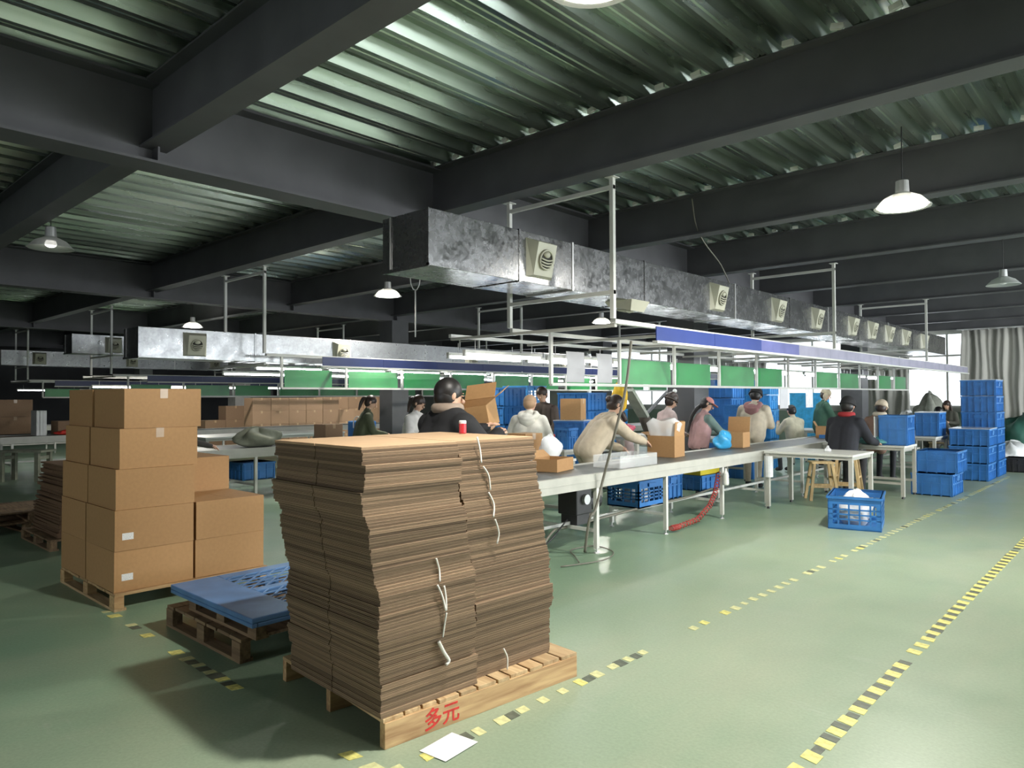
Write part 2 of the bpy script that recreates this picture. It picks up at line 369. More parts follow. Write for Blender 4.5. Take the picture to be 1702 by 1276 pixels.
SEQ = ['first', 'second', 'third', 'fourth', 'fifth', 'sixth', 'seventh', 'eighth', 'ninth', 'tenth', 'eleventh', 'twelfth', 'thirteenth']

# ================================================================== THE HALL
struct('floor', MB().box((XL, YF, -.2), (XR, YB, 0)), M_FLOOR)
# ceiling: trapezoidal galvanised deck, ribs along the hall
PITCH, ZD = .35, 4.02
mb = MB(); prof = []; x = XL - .1
while x < XR + .2:
    prof += [(x, ZD), (x + .045, ZD), (x + .055, ZD + .008), (x + .065, ZD), (x + .11, ZD), (x + .155, ZD + .092), (x + .215, ZD + .092), (x + .225, ZD + .084), (x + .235, ZD + .092), (x + .305, ZD + .092)]; x += PITCH
vs = [(px, YF - .1, pz) for px, pz in prof] + [(px, YB + .1, pz) for px, pz in prof]; n = len(prof)
mb.add(vs, [(k, k + 1, n + k + 1, n + k) for k in range(n - 1)])
struct('ceiling', mb, M_DECK)
# walls with window openings
def wall(name, horizontal, fixed, lo, hi, holes, thick, m, zt=4.15):
    mb = MB(); edges = [lo]
    def seg(a, b, z0, z1):
        if horizontal: mb.box((a, fixed, z0), (b, fixed + thick, z1))
        else: mb.box((fixed, a, z0), (fixed + thick, b, z1))
    cur = lo
    for a, b, z0, z1 in sorted(holes):
        seg(cur, a, 0, zt); seg(a, b, 0, z0); seg(a, b, z1, zt); cur = b
    seg(cur, hi, 0, zt); return struct(name, mb, m)
BACK = [(-24.5, -19.5, 1.15, 3.3), (-17.5, -12.5, 1.15, 3.3), (-11.2, -7.6, 1.15, 3.3), (-5.75, -2.6, 1.15, 3.3)]
wall('wall_back', True, YB, XL, XR, BACK, .25, M_WALL)
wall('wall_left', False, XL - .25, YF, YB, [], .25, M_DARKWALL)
wall('wall_front', True, YF - .25, XL, XR, [(-8.0, -2.0, 1.2, 3.2)], .25, M_DARKWALL)  # opening added for the fill light behind the camera
wall('wall_right', False, XR, YF, YB, [(a, b, .9, 3.3) for a, b in RIGHT_WINDOWS], .25, M_WALL)
struct('trim_2', MB().box((XL, YB - .12, 3.36), (XR, YB - .001, 3.98)), M_BEAM)
struct('trim_1', MB().box((-24, YB - .02, 0), (XR, YB, 1.02)), M_DADO)
def window(k, horizontal, fixed, a, b, z0, z1):
    w = bpy.data.objects.new('window_%d' % k, None); COL.objects.link(w); w['kind'] = 'structure'
    P = lambda u, z, d: (u, fixed + d, z) if horizontal else (fixed + d, u, z)
    mb = MB(); n = max(2, round((b - a) / 1.0)); t = .05
    us = [a + (b - a) * i / n for i in range(n + 1)]
    for u in us: mb.box(P(max(a, u - t / 2), z0, .05), P(min(b, u + t / 2), z1, .13))
    for z in (z0, z0 + (z1 - z0) * .68, z1 - t): mb.box(P(a, z, .06), P(b, z + t, .12))
    o = mb.build('window_frame', M_WHITE, w)
    for i in range(n):
        for za, zb in ((z0 + t, z0 + (z1 - z0) * .68), (z0 + (z1 - z0) * .68 + t, z1 - t)):
            MB().box(P(us[i] + t / 2, za, .085), P(us[i + 1] - t / 2, zb, .091)).build('pane', M_GLASS, w)
    MB().box(P(a - .05, z0 - .04, -.06), P(b + .05, z0, .04)).build('window_sill', M_WALL, w)
for k, (a, b, z0, z1) in enumerate(BACK): window(k + 1, True, YB, a, b, z0, z1)
for k, (a, b) in enumerate(RIGHT_WINDOWS): window(k + 5, False, XR, a, b, .9, 3.3)
window(9, True, YF - .25, -8.0, -2.0, 1.2, 3.2)  # made-up window for the added fill, out of view
# steel frame: beams across the hall, girders along it, columns
ZB = 3.50
BEAMS = [-3.5, -.6, 2.24, 5.22, 8.1, 10.9, 13.8, 16.7, 19.6, 22.4]
glint_me = MB().box((-.04, -.015, -.02), (.04, .015, .02)).mesh('deck_clip', M_FOAM)
def ibeam(name, along_x, c, lo, hi, zb, zt, fw, ft=.016, tw=.012):
    mb = MB()
    for a, b, z0, z1 in ((-fw / 2, fw / 2, zb, zb + ft), (-tw / 2, tw / 2, zb + ft, zt - ft), (-fw / 2, fw / 2, zt - ft, zt)):
        if along_x: mb.box((lo, c + a, z0), (hi, c + b, z1))
        else: mb.box((c + a, lo, z0), (c + b, hi, z1))
    return struct(name, mb, M_BEAM)
for i, y in enumerate(BEAMS):
    o = ibeam('ceiling_beam', True, y, XL, XR, ZB, ZD - .004, .21)
    if 3 <= i <= 7:                                  # pale bits standing in for light glinting off the deck ends
        for k in range(-17, 3):
            if random.random() < .7:
                xx = XL - .1 + PITCH * (round((-XL) / PITCH) + k) + .25
                if xx < .8: piece('deck_stop', glint_me, o, (xx + random.uniform(-.02, .02), y - .115, ZD + .024), (0, random.uniform(-.3, .3), random.uniform(-.3, .3)))
for x in (-6.0, -14.0, -22.0, -30.0, 2.6):
    ibeam('ceiling_girder', False, x, YF, YB, 3.36, ZD - .008, .30, .022, .016)
    mb = MB()
    for y in BEAMS[1:]:
        mb.box((x - .13, y - .008, 3.39), (x + .13, y + .008, ZB))
    struct('girder_stiffener_panel', mb, M_BEAM)
for x, m in ((-6.0, M_BEAM), (-14.0, M_BEAM), (-22.0, M_CONC), (-30.0, M_CONC)):
    struct('column', MB().box((x - .25, 10.65, 0), (x + .25, 11.15, 3.36)), m)
    struct('column', MB().box((x - .25, 19.35, 0), (x + .25, 19.85, 3.36)), m)

# floor marking tape: yellow and black stripes, each its own thin piece
ys_me = MB().prism([(-.037, -.032), (.037, -.052), (.037, .032), (-.037, .052)], 0, .002).mesh('yellow_stripe', M_YEL)
yf_me = MB().prism([(-.037, -.030), (.037, -.046), (.037, .030), (-.037, .046)], 0, .002).mesh('yellow_stripe', M_YELF)
bs_me = MB().prism([(-.037, -.036), (.037, -.056), (.037, .028), (-.037, .048)], 0, .0016).mesh('black_stripe', M_TBLK)
def tape(label, p, q, wear, ywear, skip=None, faded=False):
    p, q = Vector(p), Vector(q); d = q - p; L = d.length; rz = math.atan2(d.y, d.x) - PI / 2
    t = thing('floor_tape', label, 'tape', p, rz); t['kind'] = 'structure'; n = int(L / .149); made = 0
    for k in range(n):
        if made > 230: break
        y = k * .149 + .05
        if skip and skip(y): continue
        if random.random() > ywear: piece('yellow_stripe', yf_me if faded and random.random() < .8 else ys_me, t, (random.uniform(-.004, .004), y, .0005), (0, 0, random.uniform(-.04, .04))).scale = (random.uniform(.7, 1) if faded else 1, random.uniform(.6 if faded else .8, 1.0), 1)
        if random.random() > (wear if not (faded and .5 < y < 1.9) else .45): piece('black_stripe', bs_me, t, (random.uniform(-.004, .004), y + .075, .0003), (0, 0, random.uniform(-.04, .04))).scale = (random.uniform(.6, 1.05), random.uniform(.6, 1), 1)
        made += 1
    return t
tape('worn pale yellow hazard tape along the near side of the aisle, passing the front pallet', (-2.31, 1.62, 0), (-2.2, 16.0, 0), .90, .12, None, True)
tape('yellow and black hazard tape along the far side of the aisle, at the right', (-1.12, 1.2, 0), (-1.12, 13.5, 0), .15, .03)
tape('faded hazard tape running left from the pallet corner past the blue pallet', (-2.35, 1.75, 0), (-5.75, 1.78, 0), .9, .2, lambda y: .45 < y < 1.2, True)

# ================================================================== LINES: ducts, hangers, lamp racks, conveyors
vent_body = MB()
a, b, h = .17, .125, .085
vent_body.add([(0, -a, -a), (0, a, -a), (0, a, a), (0, -a, a), (h * .55, -b, -b - .03), (h * .55, b, -b - .03), (h * 1.3, b, b), (h * 1.3, -b, b)],
              [(4, 5, 6, 7), (0, 1, 5, 4), (1, 2, 6, 5), (2, 3, 7, 6), (3, 0, 4, 7), (3, 2, 1, 0)])
VENT_ME = vent_body.mesh('vent', M_VENT)
vt = Vector((h * .55, 0, -b - .03)); vtp = Vector((h * 1.3, 0, b)); vax = (vtp - vt).normalized(); vn = Vector((vax.z, 0, -vax.x)); vc = (vt + vtp) / 2 + vn * .004
mb = MB()
mb.add([vc + Vector((0, .082 * math.cos(2 * PI * k / 20), 0)) + vax * .082 * math.sin(2 * PI * k / 20) + vn * .001 for k in range(20)], [tuple(range(20))])
HOLE_ME = mb.mesh('vent_opening', M_HOLE)
mb = MB()
pts = [vc + Vector((0, .084 * math.cos(2 * PI * k / 20), 0)) + vax * .084 * math.sin(2 * PI * k / 20) + vn * .008 for k in range(21)]
mb.tube(pts, .009, 6)
for q in (-.055, -.03, -.005, .02):
    w = math.sqrt(.082 ** 2 - q * q); mb.tube([vc + vax * (q - .012) + vn * .012 + Vector((0, -w, 0)), vc + vax * (q - .026) + vn * .022, vc + vax * (q - .012) + vn * .012 + Vector((0, w, 0))], .0075, 6, smooth=3)
mb.ell(vc + vax * .045, (.03, .045, .03), 10, 6)
LOUV_ME = mb.mesh('louver_ring', M_VENT, True)
def vent(parent, loc, rot=(0, 0, 0), dark=False, s=1.):
    v = piece('vent', VENT_ME, parent, loc, rot); v.scale = (s, s, s)
    piece('vent_opening', HOLE_ME, v)
    if not dark: piece('louver_ring', LOUV_ME, v)
    else: piece('louver_ring', LOUV_ME, v, (-.006, 0, 0))
    return v
def duct(n, xf, z0, z1, cuts, vents, label, w=.57):
    t = thing('air_duct', label, 'duct', (xf, cuts[0], z0), 0, 'galvanised air ducts over the lines'); hgt = z1 - z0
    for k in range(len(cuts) - 1):
        a, b = cuts[k] - cuts[0], cuts[k + 1] - cuts[0]
        mb = MB().box((-w, a + .002, 0), (0, b - .002, hgt))
        s = mb.build('duct_section', M_DUCT1 if n == 1 else M_DUCT, t, bevel=.004)
        fl = MB(); f = .008
        for y in ((b - .025, b - .003),) if k < len(cuts) - 2 else ():
            fl.box((-w - f, y[0], -f), (f, y[1], 0)); fl.box((-w - f, y[0], hgt), (f, y[1], hgt + f)); fl.box((0, y[0], 0), (f, y[1], hgt)); fl.box((-w - f, y[0], 0), (-w, y[1], hgt))
        if k == 0:
            er = MB().box((-w - f, -f, -f), (f, .0, .02)).box((-.02, -f, 0), (f, 0, hgt)); er.build('end_rim', M_DUCT1 if n == 1 else M_DUCT, t)
            MB().box((-w + .1, -f, 0), (-w + .112, -.001, hgt)).build('end_seam', M_STEELW, t)
        if fl.v: fl.build('seam_flange', M_STEELW if k % 2 else M_DUCT1 if n == 1 else M_DUCT, t)
    for v in vents:
        if v[1] == 'front': vent(t, (.0, v[0] - cuts[0], hgt * .5), (0, 0, 0), n == 1 and v[0] > 9)
        else: vent(t, (-.10, v[0] - cuts[0], .0), (0, PI / 2, 0))
    return t
def hanger(x0, x1, y, ztop, zlow, zbar, label, group):
    t = thing('duct_hanger', label, 'hanger', (x0, y, zlow), 0, group); w = x1 - x0; hh = ztop - zlow
    for xx in (0, w): MB().box((xx - .02, -.02, 0), (xx + .02, .02, hh)).build('post', M_WHITE, t)
    for zz in (hh - .09, zbar - zlow): MB().box((.02, -.018, zz - .018), (w - .02, .018, zz + .018)).build('crossbar', M_WHITE, t)
    for xx in (0, w): MB().box((xx - .05, -.05, hh - .006), (xx + .05, .05, hh)).build('top_plate', M_WHITE, t)
    return t
TUBE_MB = MB().cyl((0, -.58, 0), (0, .58, 0), .016, n=10); TUBE_ME = TUBE_MB.mesh('tube', M_TUBE, True)
BATT_ME = MB().box((-.022, -.61, .018), (.022, .61, .05)).box((-.016, -.612, -.016), (.016, -.585, .03)).box((-.016, .585, -.016), (.016, .612, .03)).mesh('batten', M_WHITE)
WIRE_ME = MB().cyl((0, 0, .05), (0, 0, .16), .005, n=6).mesh('suspension_wire', M_STEELW)
def tube_lamp(x, y, z, rz, label, group):
    t = thing('tube_lamp', label, 'lamp', (x, y, z), rz, group); piece('tube', TUBE_ME, t); piece('batten', BATT_ME, t)
    for yy in (-.45, .45): piece('suspension_wire', WIRE_ME, t, (0, yy, 0))
    return t
def rack(n, xa, xb, z0, z1, y0, y1, fascia_m, xboard, ypost, zboard, boards, word, ystart, fasc=None):
    """a frame hung under the duct: long rails, crossbars, fascia panels on the aisle side, green boards below"""
    t = thing('lamp_rack', 'long white steel lamp rack with %s fascia hung over the %s assembly line' % ('blue' if n == 1 else 'navy', word), 'rack', (xa, ystart, z0), 0, 'lamp racks over the lines')
    H = z1 - z0
    for xx in sorted({xa - .02, xa - 1.28, xb}):
        MB().box((xx - xa - .02, 0, H - .02), (xx - xa + .02, y1 - ystart, H + .02)).build('rail', M_WHITE, t)
    y = ystart; me = MB().box((xb - xa, -.02, H - .05), (0, .02, H - .02)).mesh('crossbar', M_CREAM)
    while y < y1: piece('crossbar', me, t, (0, y - ystart + .03, 0 if n != 2 else -H + .02)); y += 1.3
    MB().box((.0, ystart - ystart, H - .02), (.02, y0 - ystart, H + .02)).build('end_bar', M_WHITE, t)
    y = y0; L = 1.22
    fps = [MB().box((-.006, 0, 0), (.006, L - .004, H)).mesh('fascia_panel', m) for m in ((fascia_m, fascia_m, M_MIDB, M_LAV) if n == 1 else (fascia_m,))]; fk = 0
    while y < y1 - .5: piece('fascia_panel', fps[min(fk, len(fps) - 1)], t, (.03, y - ystart, random.uniform(-.003, .003)), (0, 0, random.uniform(-.004, .004))); y += L; fk += 1
    lip = MB().box((-.012, y0 - ystart, -.025), (.045, y1 - ystart, 0)); lip.build('lower_rail', M_WHITE, t)
    zb0, zb1 = zboard
    pm = MB().box((-.018, -.018, zb0 - z0), (.018, .018, H)).mesh('post', M_WHITE)
    for yy in ypost: piece('post', pm, t, (xboard - xa, yy - ystart, 0))
    MB().box((xboard - xa - .018, ypost[0] - ystart, zb0 - z0 - .02), (xboard - xa + .018, ypost[-1] - ystart, zb0 - z0 + .012)).build('board_rail', M_WHITE, t)
    for k in range(len(ypost) - 1):
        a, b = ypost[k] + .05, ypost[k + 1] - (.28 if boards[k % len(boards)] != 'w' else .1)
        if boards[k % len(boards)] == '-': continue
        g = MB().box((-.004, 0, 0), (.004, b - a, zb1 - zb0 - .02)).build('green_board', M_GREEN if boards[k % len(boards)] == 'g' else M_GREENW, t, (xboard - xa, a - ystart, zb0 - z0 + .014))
        fm = MB(); hh = zb1 - zb0
        fm.add([(.02, -.02, 0), (.02, b - a + .1, 0), (.05, b - a + .1, hh * .6), (.03, b - a + .02, hh + .02), (.03, -.02, hh + .02), (.055, -.02, hh * .5)], [(0, 1, 2, 5), (5, 2, 3, 4)])
        fm.build('clear_film', M_FILMT, g)
    return t
def conveyor(n, xa, xb, y0, y1, zt, legs, label, group=None):
    t = thing('conveyor_table', label, 'conveyor', (xa, y0, 0), 0, group); w = xa - xb; L = y1 - y0
    MB().box((-w + .045, .02, zt - .02), (-.045, L - .02, zt - .012)).build('belt', M_BELT, t)
    for x in (-.045, -w):
        MB().box((x, 0, zt - .135), (x + .045, L, zt)).box((x - (.004 if x < -.1 else -.041), 0, zt - .07), (x + (.049 if x > -.1 else .004), L, zt - .062)).build('side_rail', M_CREAM, t)
    MB().box((-w + .045, .03, zt - .11), (-.045, L - .03, zt - .025)).build('bed', M_CREAM, t)
    lm = MB().box((-.02, -.02, .045), (.02, .02, zt - .135)).mesh('leg', M_WHITE); fm = MB().cyl((0, 0, 0), (0, 0, .012), .028, .022, 12).cyl((0, 0, .012), (0, 0, .05), .008, n=8).mesh('foot', M_STEELW)
    for y in legs:
        for x in (-.025, -w + .025):
            l = piece('leg', lm, t, (x, y - y0, 0)); piece('foot', fm, l)
        MB().box((-w + .045, y - y0 - .015, .20), (-.045, y - y0 + .015, .23)).build('cross_brace', M_WHITE, t)
    MB().box((-w * .5 - .015, .1, .23), (-w * .5 + .015, L - .1, .26)).build('long_brace', M_WHITE, t)
    return t
GH = 'white post hangers carrying the ducts'
LINES = [
    # n, duct front x, duct z, cuts, vents, shelf (z0,z1,y0), word
    (1, -4.10, (2.50, 2.94), [3.52, 4.56, 5.3, 6.55, 8.7, 10.5, 12.1, 13.65, 15.5, 17.3, 20.4], [(4.80, 'front'), (6.35, 'bottom'), (8.17, 'front'), (10.0, 'front'), (11.52, 'front'), (13.25, 'front'), (14.36, 'front'), (15.46, 'front'), (16.66, 'front'), (18.18, 'front')], (2.05, 2.19, 6.1), 'nearest'),
    (2, -10.45, (2.07, 2.50), [3.73, 5.45, 7.2, 8.9, 10.6, 12.4, 14.2, 16, 18, 20.4], [(4.5, 'front'), (7.0, 'front'), (10.1, 'front'), (13, 'front')], (2.02, 2.16, 6.38), 'second'),
    (3, -17.0, (2.47, 2.88), [4.75, 7, 9.2, 11.4, 13.6, 16, 18, 20.4], [(5.55, 'front'), (8.2, 'front'), (11, 'front')], (1.88, 2.01, 6.11), 'third'),
    (4, -23.5, (2.44, 2.86), [4.85, 7.3, 9.5, 11.7, 14, 16, 18, 20.4], [(5.75, 'front'), (8.2, 'front'), (10.8, 'front')], (1.87, 2.02, 6.03), 'fourth')]
for n, xf, (dz0, dz1), cuts, vents, (z0, z1, ys), word in LINES:
    duct(n, xf, dz0, dz1, cuts, vents, 'galvanised square air duct with beige vents over the %s assembly line' % word)
    for k, y in enumerate((5.38, 11.2, 16.75)):
        hanger(xf + .37 + .02, xf - .89, y, ZB, z1 + .02, dz0 - .05, 'white two-post duct hanger, %s from the front of the %s line' % (SEQ[k], word), GH)
    bx = {1: -4.9, 2: -10.3}.get(n, xf + .15)
    yp = [5.93 + 1.3 * k for k in range(12)] if n == 1 else [5.8 + 1.2 * k for k in range(12)]
    zb = {1: (1.64, 1.96), 2: (1.66, 1.96), 3: (1.55, 1.82), 4: (1.55, 1.80)}[n]
    rack(n, xf + .37, xf - 1.85 if n == 1 else xf - 1.6, z0, z1, ys, 20.9, M_BLUE if n == 1 else M_NAVY, bx, yp, zb, '-wgwg-ww-ggg' if n == 1 else 'gwggwg', word, 5.42)
    if n == 2: ny = 9
    for k in range({1: 12, 2: 10, 3: 6, 4: 6}[n]):
        yy = (5.65 if n == 1 else 6.1) + 1.32 * k
        tube_lamp(xf - 1.22, yy, z0 - .11, 0, 'lit tube lamp, %s from the near end of the inner row under the %s rack' % (SEQ[k], word), 'tube lamps of the %s line' % word)
        if n < 3: tube_lamp(xf + (-1.8 if n == 1 else -.12), yy + (.3 if n == 1 else 0), z0 - (.10 if n == 1 else .05), 0, 'lit tube lamp, %s from the near end of the outer row under the %s rack' % (SEQ[k], word), 'outer tube lamps of the %s line' % word)
conveyor(1, -4.04, -4.80, 4.05, 19.5, .765, [4.3, 5.59, 6.87, 8.2, 9.5, 10.8, 12.1, 13.4, 14.7, 16.0, 17.3, 18.6], 'long belt conveyor table with cream side rails under the nearest duct')
conveyor(2, -9.95, -10.95, 3.6, 19.5, .765, [3.9, 5.2, 6.5, 7.8, 9.1, 10.4, 12, 14, 16, 18], 'white belt conveyor table of the second line behind the carton pile')
conveyor(3, -16.5, -17.4, 3.4, 19.5, .765, [3.6, 5, 6.4, 7.8, 9.2, 10.6, 12, 14, 16, 18], 'long white conveyor table of the third line at the left')
conveyor(4, -22.9, -23.8, 3.6, 19.5, .765, [4, 6, 8, 10, 12, 14, 16, 18], 'far white conveyor table of the fourth line')
for k, y in enumerate((5.6, 6.9)):
    pass
# high bay lamps
def highbay(x, y, z, lit, label):
    t = thing('high_bay_lamp', label, 'lamp', (x, y, z), 0, 'high bay lamps'); z2 = ZD - z - .02
    MB().cyl((0, 0, .17), (0, 0, z2), .006, n=6).build('cord', M_BLACK, t)
    MB().lathe([(.001, .19), (.055, .19), (.06, .08), (.075, .06), (.075, .03), (.001, .03)], (0, 0, 0), 18).build('driver_housing', M_STEELW, t, smooth=False)
    MB().lathe([(.07, .075), (.16, .03), (.235, -.05), (.24, -.052), (.238, -.056), (.157, .022), (.07, .065)], (0, 0, 0), 28).build('lamp_shade', M_SHADE, t, smooth=True)
    MB().ell((0, 0, .0), (.062, .062, .045), 16, 9).build('bulb', M_BULB if lit == 2 else M_BULBD if lit else M_FOAM, t, smooth=True)
    if lit == 2:
        MB().cyl((0, 0, -.052), (0, 0, -.045), .20, .20, 28).build('diffuser', M_BULB, t)
        l = bpy.data.lights.new('high_bay_light', 'SPOT'); l.energy = LAMP_W * 4; l.color = (1, .96, .88); l.shadow_soft_size = .07; l.spot_size = math.radians(165); l.spot_blend = .35
        o = bpy.data.objects.new('high_bay_light', l); COL.objects.link(o); o.parent = t; o.location = (0, 0, -.075)
    return t
for x, y, lit, lb in [(-1.8, 7.31, 2, 'lit high bay lamp glaring over the right side of the aisle'), (-1.89, 2.60, 2, 'lit high bay lamp above the front of the aisle, at the top edge'),
                      (-1.92, 13.61, 0, 'unlit high bay lamp with pale conical shade near the curtain'), (-9.88, 7.56, 2, 'lit high bay lamp left of the nearest duct end'),
                      (-9.89, 13.86, 2, 'lit high bay lamp seen small under the nearest duct'), (-17.59, 7.52, 2, 'lit high bay lamp just above the second duct'),
                      (-9.51, 2.43, 1, 'dim high bay lamp with small bulb under the dark left ceiling'), (-17.6, 13.8, 2, 'lit high bay lamp far back over the third line'),
                      (5.4, 2.5, 2, 'lit high bay lamp by the right wall, nearest of three'), (5.4, 7.4, 2, 'lit high bay lamp by the right wall, middle of three'), (5.4, 13.6, 2, 'lit high bay lamp by the right wall, farthest of three')]:  # right wall row: unseen, added for brightness, carrying on the lamp spacing
    highbay(x, y, 3.44 if y == 2.60 else 3.3, lit, lb)
# ================================================================== PALLETS, CARTONS AND THE TALL STACK OF FLATTENED CARTONS
def wood_pallet(name, label, loc, rz, wx, ly, h, nplank, runx, mx, my, group=None, low=True):
    """a wooden pallet with its near right corner at loc: planks on stringers. x runs 0..-wx, y runs 0..ly"""
    t = thing(name, label, 'pallet', loc, rz, group); th = .018
    span, run = (ly, wx) if runx else (wx, ly)
    pos = 0; g = .012; wd = (span - g * (nplank - 1)) / nplank
    ws = [wd * random.uniform(.72, 1.28) for _ in range(nplank)]; k0 = (span - g * (nplank - 1)) / sum(ws)
    for w in ws:
        w *= k0; e = random.uniform(0, .012)
        if runx: mb = MB().box((-wx + e, pos, h - th - random.uniform(0, .002)), (0 - e, pos + w, h))
        else: mb = MB().box((-pos - w, e, h - th - random.uniform(0, .002)), (-pos, ly - e, h))
        mb.build('plank', mx if runx else my, t, bevel=.002); pos += w + g
    for f in (0, .5, 1):
        if runx:
            c = -.02 - f * (wx - .04); mb = MB().box((c - .02, .004, .018 if low else 0), (c + .02, ly - .004, h - th))
            mb.build('stringer', my, t, bevel=.002)
        else:
            c = .02 + f * (ly - .04)
            for q in (0, .5, 1):
                u = -.05 - q * (wx - .1); MB().box((u - .05, c - .045 if f == 1 else c - .02, .018), (u + .05, c + .02 if f == 1 else c + .045 if f == 0 else c + .045, h - th)).build('block', my, t, bevel=.002)
    if low:
        for f in (0, .5, 1):
            if runx:
                c = .06 + f * (ly - .12); MB().box((-wx, c - .05, 0), (0, c + .05, .018)).build('bottom_plank', mx, t)
            else:
                c = .03 + f * (ly - .08); MB().box((-wx, c - .03, 0), (0, c + .05, .018)).build('bottom_plank', mx, t)
    return t
PR = math.radians(-5.6)
pal = wood_pallet('wooden_pallet', 'pale wooden pallet with red painted characters under the tall stack of flattened cartons', (-2.48, 1.875, 0), PR, 1.02, 1.20, .128, 11, True, M_WOODX, M_WOODY, low=False)
fc = bpy.data.curves.new('paint', 'FONT'); fc.body = '\u591a\u5143'; fc.size = .100; fc.extrude = .0006; fc.offset = .0013
fo = bpy.data.objects.new('paint_text', fc); COL.objects.link(fo)
me = bpy.data.meshes.new_from_object(fo.evaluated_get(bpy.context.evaluated_depsgraph_get())); bpy.data.objects.remove(fo)
me.materials.clear(); me.materials.append(M_RED)
piece('painted_lettering', me, pal, (.0012, .205, .022), (PI / 2, 0, PI / 2))['label'] = 'red hand painted characters'
# sheets
def sheet_mesh(lx, ly, t, slot, ms):
    """a folded flat carton: two plies with a dark groove between, a slot cut into its end"""
    def loop(i): return [(0 - i, 0 + i), (0 - i, ly - i), (-lx + i, ly - i), (-lx + i, 0 + i), (-lx * slot - .003 - i, i), (-lx * slot - .002 - i, .09), (-lx * slot + .002 + i, .09), (-lx * slot + .003 + i, i)]
    zs = [(0, .0012), (.0012, 0), (t * .44, 0), (t * .47, .005), (t * .53, .005), (t * .56, 0), (t - .0012, 0), (t - .0002, .0012)]
    vs = []; fs = []
    for z, i in zs: vs += [(x, y, z) for x, y in loop(i)]
    for j in range(len(zs) - 1):
        for k in range(8): fs.append((j * 8 + k, j * 8 + (k + 1) % 8, (j + 1) * 8 + (k + 1) % 8, (j + 1) * 8 + k))
    n = len(zs) * 8
    fs += [tuple(range(7, -1, -1)), tuple(range(n - 8, n))]
    mb = MB().add(vs, fs); return mb.mesh('flattened_carton', ms)
ST = .0127; NS = 91
LEAN = [(0.128, 0., 0.), (.30, -.005, .01), (.5, .035, -.03), (.63, .01, .0), (.7, -.02, -.01), (.9, -.005, -.045), (1.0, -.04, -.05), (1.1, -.045, -.06), (1.2, -.06, -.035), (1.3, -.095, -.015)]
def lean(z):
    for (a, x0, y0), (b, x1, y1) in zip(LEAN, LEAN[1:]):
        if z <= b: f = (z - a) / (b - a); return x0 + (x1 - x0) * f, y0 + (y1 - y0) * f
    return LEAN[-1][1:]
def ordn(n): return '%d%s' % (n, 'th' if 10 < n % 100 < 14 else {1: 'st', 2: 'nd', 3: 'rd'}.get(n % 10, 'th'))
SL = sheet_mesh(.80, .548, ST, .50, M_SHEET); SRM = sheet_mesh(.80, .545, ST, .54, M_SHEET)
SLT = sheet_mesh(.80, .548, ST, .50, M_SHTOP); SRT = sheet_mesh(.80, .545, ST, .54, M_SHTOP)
for c, (m0, m1, y0, lab) in enumerate(((SL, SLT, 1.862, 'left column'), (SRM, SRT, 2.424, 'right column'))):
    bx = by = 0; ba = bt = 0; nb = 0
    for k in range(NS):
        z = .129 + k * ST
        if nb == 0: nb = random.randint(5, 12); bx = random.uniform(-.012, .012); by = random.uniform(-.007, .007); ba = random.uniform(-.012, .012); bt = random.uniform(-.005, .005)
        nb -= 1; dx, dy = lean(z); top = k == NS - 1
        if k > 84: bx = -.01; by = 0; ba = bt = 0
        jx, jy = random.uniform(-.004, .004), random.uniform(-.004, .004)
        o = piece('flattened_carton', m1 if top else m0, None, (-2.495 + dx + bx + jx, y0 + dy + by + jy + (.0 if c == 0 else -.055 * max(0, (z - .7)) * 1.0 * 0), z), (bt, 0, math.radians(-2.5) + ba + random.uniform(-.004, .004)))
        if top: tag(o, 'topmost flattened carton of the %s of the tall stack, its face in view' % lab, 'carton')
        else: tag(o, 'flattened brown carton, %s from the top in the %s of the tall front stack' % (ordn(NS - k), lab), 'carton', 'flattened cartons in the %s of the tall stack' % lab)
# white straps of the bundles, hanging on the front of the stack
STRAPS = [([(793, 726), (798, 748), (800, 769)], 'near the top of the right column'), ([(803, 775), (812, 790), (815, 814)], 'second from the top on the right column'),
          ([(812, 818), (821, 838), (820, 859)], 'third from the top on the right column'), ([(823, 863), (829, 885), (826, 903)], 'fourth from the top on the right column'),
          ([(725, 928), (730, 947), (731, 966)], 'highest on the left column'), ([(727, 972), (735, 990), (741, 1015)], 'left arm of the v, left column'), ([(738, 973), (741, 992), (742, 1014)], 'right arm of the v, left column'),
          ([(742, 1018), (739, 1036), (736, 1058)], 'just below the v on the left column'), ([(729, 1066), (738, 1084), (746, 1097), (741, 1104)], 'the broad bent one low on the left column'), ([(837, 1078), (843, 1092), (843, 1112)], 'low on the right column near the pallet')]
for k, (pp, lb) in enumerate(STRAPS):
    pts = [atx(x, y, -2.462 + (lean(max(.13, atx(x, y, -2.5).z))[0])) for x, y in pp]
    w = .0085 if k == 8 else .0045; mb = MB()
    mb.tube(pts, w, 6, smooth=4)
    tag(mb.build('packing_strap', M_STRAP, smooth=True), 'white packing strap on the tall stack, ' + lb, 'strap', 'white straps on the tall stack')
# red can at the back edge of the stack
cz = .129 + NS * ST; p = Vector((-3.09, 2.915, cz))
t = thing('drink_can', 'small red can with pale lid at the back edge of the tall stack', 'can', p)
MB().lathe([(.001, 0), (.019, 0), (.022, .006), (.022, .060), (.001, .060)], (0, 0, 0), 16).build('can_body', M_CANRED, t, smooth=False)
MB().lathe([(.022, .060), (.022, .074), (.018, .078), (.001, .078)], (0, 0, 0), 16).build('lid', M_PAPER, t)
